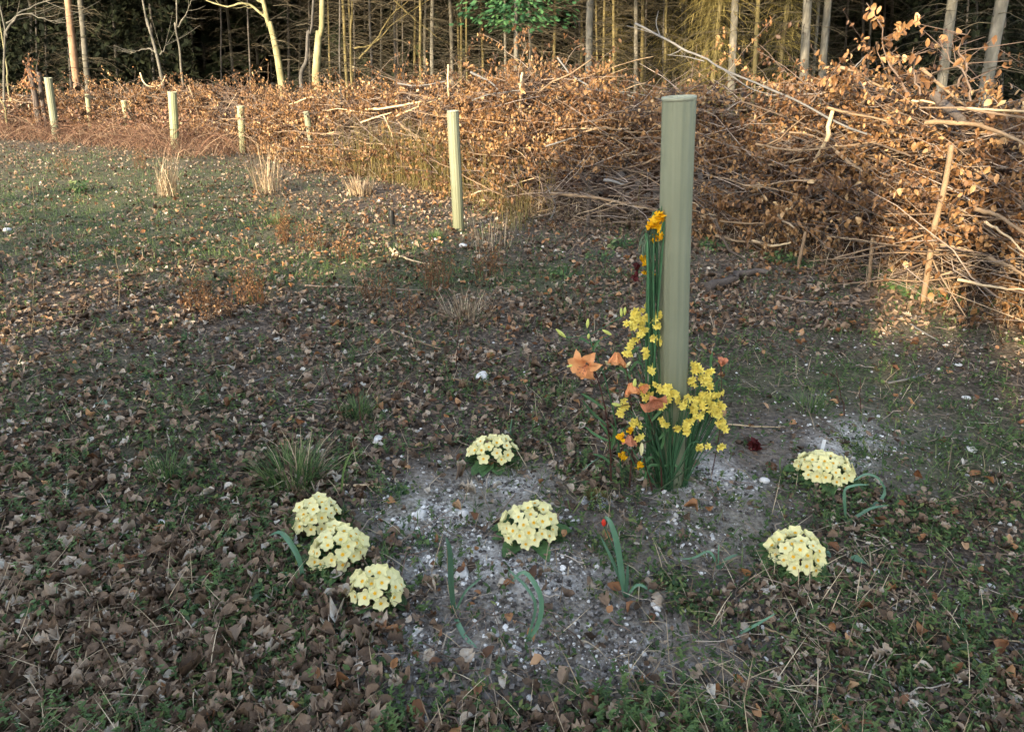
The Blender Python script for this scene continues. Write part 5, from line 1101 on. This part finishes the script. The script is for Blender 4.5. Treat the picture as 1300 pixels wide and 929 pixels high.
for a in [
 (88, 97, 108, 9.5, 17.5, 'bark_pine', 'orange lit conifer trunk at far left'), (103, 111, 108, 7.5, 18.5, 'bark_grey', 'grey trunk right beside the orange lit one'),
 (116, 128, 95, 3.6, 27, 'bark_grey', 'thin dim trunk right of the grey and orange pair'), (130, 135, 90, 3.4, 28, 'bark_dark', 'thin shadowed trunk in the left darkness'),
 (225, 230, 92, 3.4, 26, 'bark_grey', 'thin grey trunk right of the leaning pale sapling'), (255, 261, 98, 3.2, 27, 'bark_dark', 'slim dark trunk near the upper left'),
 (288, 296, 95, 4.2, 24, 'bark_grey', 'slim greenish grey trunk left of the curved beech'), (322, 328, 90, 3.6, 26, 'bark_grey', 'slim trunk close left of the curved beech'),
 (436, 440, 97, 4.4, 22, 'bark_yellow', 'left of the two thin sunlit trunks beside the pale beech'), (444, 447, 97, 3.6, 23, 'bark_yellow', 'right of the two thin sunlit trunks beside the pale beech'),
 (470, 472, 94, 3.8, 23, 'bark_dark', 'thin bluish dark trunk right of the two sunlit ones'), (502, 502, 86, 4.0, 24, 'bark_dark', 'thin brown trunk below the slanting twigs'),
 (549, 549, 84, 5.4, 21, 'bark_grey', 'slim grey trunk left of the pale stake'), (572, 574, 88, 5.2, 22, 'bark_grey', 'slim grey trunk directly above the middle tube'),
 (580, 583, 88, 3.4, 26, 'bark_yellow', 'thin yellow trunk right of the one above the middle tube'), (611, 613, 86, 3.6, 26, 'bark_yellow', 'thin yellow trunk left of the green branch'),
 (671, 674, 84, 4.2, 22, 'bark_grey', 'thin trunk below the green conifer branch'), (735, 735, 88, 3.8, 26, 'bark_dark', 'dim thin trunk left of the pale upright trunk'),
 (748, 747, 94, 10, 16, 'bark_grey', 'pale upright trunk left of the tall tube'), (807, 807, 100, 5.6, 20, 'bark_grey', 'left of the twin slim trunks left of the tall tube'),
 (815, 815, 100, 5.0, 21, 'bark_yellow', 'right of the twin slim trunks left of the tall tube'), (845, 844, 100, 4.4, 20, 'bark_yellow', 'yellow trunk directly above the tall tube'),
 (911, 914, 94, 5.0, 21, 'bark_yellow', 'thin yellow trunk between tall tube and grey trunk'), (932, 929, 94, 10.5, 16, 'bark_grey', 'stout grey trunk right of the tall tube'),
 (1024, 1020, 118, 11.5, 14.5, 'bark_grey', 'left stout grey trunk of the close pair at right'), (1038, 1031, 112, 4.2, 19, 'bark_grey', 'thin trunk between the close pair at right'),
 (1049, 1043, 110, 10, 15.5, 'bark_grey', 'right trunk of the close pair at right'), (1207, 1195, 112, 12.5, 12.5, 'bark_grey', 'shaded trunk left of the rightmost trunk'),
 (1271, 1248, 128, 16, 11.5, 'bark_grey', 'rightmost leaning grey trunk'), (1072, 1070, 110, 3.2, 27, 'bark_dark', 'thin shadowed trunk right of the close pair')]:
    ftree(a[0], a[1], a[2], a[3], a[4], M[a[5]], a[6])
ftree(960, 957, 108, 6, 16, M['bark_yellow'], 'mossy yellow spruce with drooping olive twigs', name='olive_spruce')
# olive drooping spruces
for pxb, D, lab in [(905, 16.2, 'olive spruce skirt of hanging twigs close behind the bough'), (893, 17.5, 'feathery olive spruce with drooping sprays, right of the tall tube'), (988, 16.5, 'feathery yellow green spruce left of the close grey pair'), (845, 22, 'dim olive spruce behind the tall tube'), (780, 24, 'dim brown green spruce behind the twin trunks')]:
    p = aty(pxb, 100, D); root = empty('olive_spruce', (p[0], D, float(gz(p[0], D))), lab, 'tree', TG); z = np.linspace(0, 8, 8); P = np.stack([0*z, 0*z, z], -1); trunkmesh(P, .06, None).build('trunk', M['bark_yellow'], root)
    n = 330; z = .5+5*R.random(n); a_ = R.random(n)*6.3; l_ = (.3+1.0*R.random(n))*(1-.09*z); K = 7; u = np.linspace(0, 1, K)
    Q = np.stack([np.cos(a_)[:, None]*u*l_[:, None], np.sin(a_)[:, None]*u*l_[:, None], z[:, None]+(.1*u-.5*u**2)*l_[:, None]], -1)
    mb = MB(); tubes(mb, Q, np.linspace(.007, .003, K)[None].repeat(n, 0), 4)
    m = 16; idx = np.repeat(np.arange(n), m); i = R.integers(1, K, len(idx)); q = Q[idx, i]; N_ = len(idx)
    blades(mb, q, .1+.25*R.random(N_), .006+.006*R.random(N_), a_[idx]+R.normal(0, .9, N_), R.normal(1.9, .4, N_), R.normal(.8, .3, N_)); mb.build('crown', M['needle_olive'], root)
# fill-in trees of the inner wood
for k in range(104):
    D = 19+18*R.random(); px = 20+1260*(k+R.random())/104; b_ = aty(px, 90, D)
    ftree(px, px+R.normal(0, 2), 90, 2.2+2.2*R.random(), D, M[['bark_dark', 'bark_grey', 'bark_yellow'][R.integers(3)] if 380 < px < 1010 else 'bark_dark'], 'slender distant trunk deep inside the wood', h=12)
# beeches, curved
def beech(pix, wpx, D, mt, lab, limbs=(), name='beech_tree', cat='tree', top=7):
    D = D*(1.35 if pix[0][0] < 360 else 1.1)
    pts = [aty(p[0], p[1], D) for p in pix]; z0 = float(gz(pts[0][0], D)); base = np.array([pts[0][0], D, z0-.03]); pts = [base]+pts
    d = norm(pts[-1]-pts[-2]); pts.append(pts[-1]+d*top*.5+np.array([0, 0, top*.5])); root = empty(name, base, lab, cat, TG); P = curve(pts, 26)-base; r0 = wpx/F*D*cp*.5
    mb = MB(); tubes(mb, P, np.linspace(r0, r0*.35, 26), 12, rnd=.5); mb.build('trunk', M[mt], root)
    for lp, w0 in limbs:
        Q = curve([aty(p[0], p[1], D+(p[2] if len(p) > 2 else 0)) for p in lp], 14, .01)-base; m2 = MB(); tubes(m2, Q, np.linspace(w0/F*D*.5, w0/F*D*.15, 14), 7, rnd=.5)
        for _ in range(5):
            i = R.integers(3, 14); dd = norm(Q[-1]-Q[0])+R.normal(0, .5, 3); tubes(m2, curve([Q[i], Q[i]+dd*.3, Q[i]+dd*.55+np.array([0, 0, .06])], 5), np.linspace(w0/F*D*.14, .003, 5), 4, rnd=.5)
        m2.build('limb', M[mt], root)
    return root
beech([(358, 108), (350, 60), (342, 28), (334, 0)], 11, 15, 'bark_beech', 'curved yellowish beech with bow shaped limb to the left', [([(341, 25), (325, 12), (308, 4), (290, 8), (268, 3), (250, -6)], 3.4), ([(336, 5), (318, -4), (300, -12)], 3)])
beech([(402, 108), (402, 80), (405, 40), (409, 0)], 13, 14.5, 'bark_beech', 'brightly lit straight beech left of centre')
beech([(382, 100), (389, 76), (391, 40), (398, 0)], 6, 15.5, 'bark_dark', 'dark bent stem behind the lit beech')
beech([(205, 98), (197, 62), (186, 24), (181, 0)], 4.6, 14, 'bark_grey', 'pale leaning sapling with a side branch', [([(200, 70), (190, 62), (178, 64), (166, 68)], 2.4), ([(203, 70), (209, 62), (210, 56)], 2)])
beech([(231, 98), (228, 62), (222, 30), (224, 0)], 3.4, 16, 'bark_grey', 'thin forked sapling right of the leaning one', [([(226, 35), (236, 18), (244, 0)], 2)])
beech([(6, 150), (5, 90), (6, 40), (0, 8)], 3.6, 12.5, 'bark_grey', 'leftmost crooked stem with long arching branches', [([(6, 42), (22, 20), (40, 8), (75, -2)], 2.6), ([(8, 30), (30, 18), (60, 26), (90, 30)], 1.8)])
beech([(14, 140), (9, 100), (7, 75)], 3.0, 12.8, 'bark_beech', 'second crooked stem at the left edge', top=3)
beech([(8, 152), (6, 135), (-2, 122)], 3.2, 12, 'bark_beech', 'short curved stem at the very left edge', top=1)
beech([(446, 100), (445, 60), (446, 20), (447, 0)], 3, 19, 'bark_yellow', 'thin upright beech behind the sloping twigs', [([(456, 75), (478, 50), (495, 22), (520, 0)], 2.6, ), ([(450, 62), (475, 55), (500, 30), (545, 0)], 2.2), ([(500, 0), (530, 28), (560, 50)], 1.8)])
# green conifer branch at upper centre
p = aty(655, 90, 13); root = empty('green_conifer', (p[0], 13, 0), 'young conifer with fresh green needles above the hedge centre', 'tree', TG); z = np.linspace(0, 5, 10); trunkmesh(np.stack([0*z, 0*z, z], -1), .05, None).build('trunk', M['bark_grey'], root)
n = 2600; a_ = R.random(n)*6.3; rr = .1+1.0*R.random(n); z = 1.98+1.8*R.random(n)+.12*rr; z = z+.25*(R.random(n) < .3)*0; mb = MB(); sprays(mb, np.stack([rr*np.cos(a_), rr*np.sin(a_), z], -1), 0.06+.08*R.random(n), a_+R.normal(0, .5, n), .2+R.normal(0, .2, n), R.normal(0, .4, n)); mb.build('crown', M['needle_green'], root, smooth=False)
d = bpy.data.objects.new('dead_branches', DBM[0]); COL.objects.link(d); d.parent = root; d.scale = (.6, .6, .6)

# brown thicket of dead branches filling the middle wood, and the dark far wood
mb = MB(); n = 4200; px = 360+700*R.random(n); D = 17+14*R.random(n); z = .3+5.2*R.random(n)
x = (px-CX)/F*D; yaw = R.random(n)*6.3; l_ = .5+1.3*R.random(n); K = 5; u = np.linspace(0, 1, K)
P = np.stack([x[:, None]+np.cos(yaw)[:, None]*u*l_[:, None], D[:, None]+np.sin(yaw)[:, None]*u*l_[:, None], z[:, None]+(.2*u-.5*u**2)*l_[:, None]], -1)+R.normal(0, .02, (n, K, 3))
tubes(mb, P, (.004+.006*R.random((n, 1)))*np.linspace(1, .3, K), 3)
n = 2600; x = (20+1260*R.random(n)-CX)/F; D = 15+16*R.random(n); x = x*D; sprays(mb, np.stack([x, D, .1+R.random(n)*1.0], -1), .1+.14*R.random(n), R.random(n)*6.3, R.normal(-.3, .5, n), R.normal(0, .4, n))
tag(mb.build('branch_thicket', M['thicket'], smooth=False), 'brown thicket of dead lower branches inside the wood', 'thicket', kind='stuff')
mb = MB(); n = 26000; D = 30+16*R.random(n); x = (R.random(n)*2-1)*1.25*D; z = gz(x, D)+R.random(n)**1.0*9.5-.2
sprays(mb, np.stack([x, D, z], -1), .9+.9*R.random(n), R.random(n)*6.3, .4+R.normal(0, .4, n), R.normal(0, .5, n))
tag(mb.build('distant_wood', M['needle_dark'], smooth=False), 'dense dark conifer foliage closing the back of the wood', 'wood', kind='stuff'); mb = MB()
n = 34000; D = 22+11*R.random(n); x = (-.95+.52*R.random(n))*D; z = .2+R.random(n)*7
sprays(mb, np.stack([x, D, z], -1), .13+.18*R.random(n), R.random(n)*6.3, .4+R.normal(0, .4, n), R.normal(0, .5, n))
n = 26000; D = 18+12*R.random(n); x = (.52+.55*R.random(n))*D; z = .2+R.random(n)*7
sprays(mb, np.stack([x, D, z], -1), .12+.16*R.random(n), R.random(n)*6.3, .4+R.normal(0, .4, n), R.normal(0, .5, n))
tag(mb.build('wood_edge_foliage', M['needle_shaded'], smooth=False), 'conifer boughs at the left and right of the wood, darkened for shade', 'wood', kind='stuff')

# ------------------------------------------------------------------ sun and shade
EL = math.radians(15.0); SA = np.array([-.52, -.86]); SA = SA/np.linalg.norm(SA)
SUN = np.array([SA[0]*math.cos(EL), SA[1]*math.cos(EL), math.sin(EL)])
# unseen bushes added behind the photographer to cast shade over the foreground
def dome(n, sz):
    v = norm(R.normal(0, 1, (n, 3))); v[:, 2] = np.abs(v[:, 2]); q = v*(R.random(n)**.4)[:, None]*np.array([.5, .5, .9]); mb = MB()
    sprays(mb, q, sz*(.7+.6*R.random(n)), R.random(n)*6.3, R.normal(.1, .5, n), R.normal(0, .6, n)); return mb.mesh('bush_crown', M['needle_dark'], False)
DENSE = [dome(1100, .13) for _ in range(2)]; SPARSE = [dome(330, .13) for _ in range(3)]; BUSH = DENSE
def shade_tree(target, dist, h, w, lab):
    """an added unseen bush toward the sun, shading target"""
    p = np.array([target[0]+SA[0]*dist, target[1]+SA[1]*dist, 0]); p[2] = float(gz(p[0], p[1]))
    root = empty('shade_bush', p, lab, 'bush', 'unseen shade bushes behind the photographer'); z = np.linspace(0, h*.8, 6)
    trunkmesh(np.stack([0*z, 0*z, z], -1), .05, None, S=8).build('trunk', M['bark_dark'], root)
    c = bpy.data.objects.new('crown', BUSH[R.integers(len(BUSH))]); COL.objects.link(c); c.parent = root; c.scale = (w, w, h); c.rotation_euler = (0, 0, R.random()*6)
perp = np.array([-SA[1], SA[0]])
for i, off in enumerate(np.linspace(-9.5, 8, 22)):
    c0 = np.array([0.3, 2.2])-perp*off; rt_ = off < -1.0
    BUSH = DENSE; shade_tree(c0, 5.2+R.random()*.6, 2.15+.25*R.random() if rt_ else .85+.4*R.random(), 1.6, 'unseen dark evergreen bush added behind the camera for shade')
    if rt_: shade_tree(c0-perp*.4, 6.4, 2.5+.2*R.random(), 1.7, 'unseen dark evergreen bush of the second row, added to close gaps in the shade')
    if not rt_: BUSH = SPARSE; shade_tree(c0, 6.6+R.random(), 2.5+.6*R.random(), 1.8, 'unseen loose evergreen bush added behind the dark ones for dappled shade')
# taller unseen ones added to shade the tube and the middle of the hedge
BUSH = [crown(.0, 1, .5, 1500, .17).mesh('dense_crown', M['needle_dark'], False)]*3
for tgt, dist, h, w in [((1.5, 5.6), 15, 5.0, 1.7), ((2.1, 5.2), 14.5, 4.8, 1.2), ((.55, 2.05), 7.5, 3.7, 1.2), ((.3, 3.0), 9.0, 3.6, 1.2), ((1.0, 5.6), 15, 5.6, 2.0), ((.5, 6.0), 16, 5.2, 1.8)]:
    shade_tree(np.array(tgt), dist, h, w, 'unseen tall evergreen bush added behind the camera to shade tube and hedge')

CRT = crown(.0, 1, .5, 420, .16).mesh('tall_tree_crown', M['needle_dark'], False)
for tx_, ty_, D_ in ((8.0, 12.5, 20), (9.6, 12.3, 20), (6.3, 15, 21), (11.5, 12, 19)):  # unseen pines, crowns set high to shade the trunks at right
    p = np.array([tx_+SA[0]*D_, ty_+SA[1]*D_, 0]); p[2] = float(gz(p[0], p[1])); root = empty('shade_pine', p, 'unseen tall pine added behind the camera to shade the right trunks', 'tree', 'unseen shade pines behind the photographer')
    z = np.linspace(0, 9, 8); trunkmesh(np.stack([0*z, 0*z, z], -1), .12, None, S=10).build('trunk', M['bark_pine'], root)
    c = bpy.data.objects.new('crown', CRT); COL.objects.link(c); c.parent = root; c.location = (0, 0, 5.6); c.scale = (3, 3, 5)
sl = bpy.data.lights.new('sun', 'SUN'); sl.energy = 2.5; sl.angle = math.radians(.6); sl.color = (1, .76, .47)
so = bpy.data.objects.new('sun', sl); COL.objects.link(so); so.rotation_euler = Vector(SUN).to_track_quat('Z', 'Y').to_euler(); so.location = (-8, -10, 8)
w = bpy.data.worlds.new('World'); SC.world = w; w.use_nodes = True; nt = w.node_tree; sky = nt.nodes.new('ShaderNodeTexSky'); sky.sky_type = 'NISHITA'; sky.sun_disc = False
sky.sun_elevation = EL; sky.sun_rotation = math.atan2(SUN[0], SUN[1]); sky.ozone_density = .4; sky.air_density = .9; sky.dust_density = 1.5
hs = nt.nodes.new('ShaderNodeHueSaturation'); hs.inputs['Saturation'].default_value = .6; nt.links.new(sky.outputs[0], hs.inputs['Color']); nt.links.new(hs.outputs[0], nt.nodes['Background'].inputs[0]); nt.nodes['Background'].inputs[1].default_value = .15

# ------------------------------------------------------------------ camera
cam = bpy.data.cameras.new('camera'); co = bpy.data.objects.new('camera', cam); COL.objects.link(co); SC.camera = co
co.location = (0, 0, CAMH); co.rotation_euler = (PI/2-PITCH, 0, 0); cam.sensor_width = 36; cam.lens = F/1300*36; cam.shift_y = -44.5/1300
cam.clip_start = .05; cam.clip_end = 2000
SC.view_settings.view_transform = 'Standard'; SC.view_settings.look = 'None'; SC.view_settings.exposure = 2.3; SC.view_settings.gamma = 1
SC.render.engine = 'CYCLES'; SC.cycles.max_bounces = 6; SC.cycles.diffuse_bounces = 3; SC.cycles.transparent_max_bounces = 8
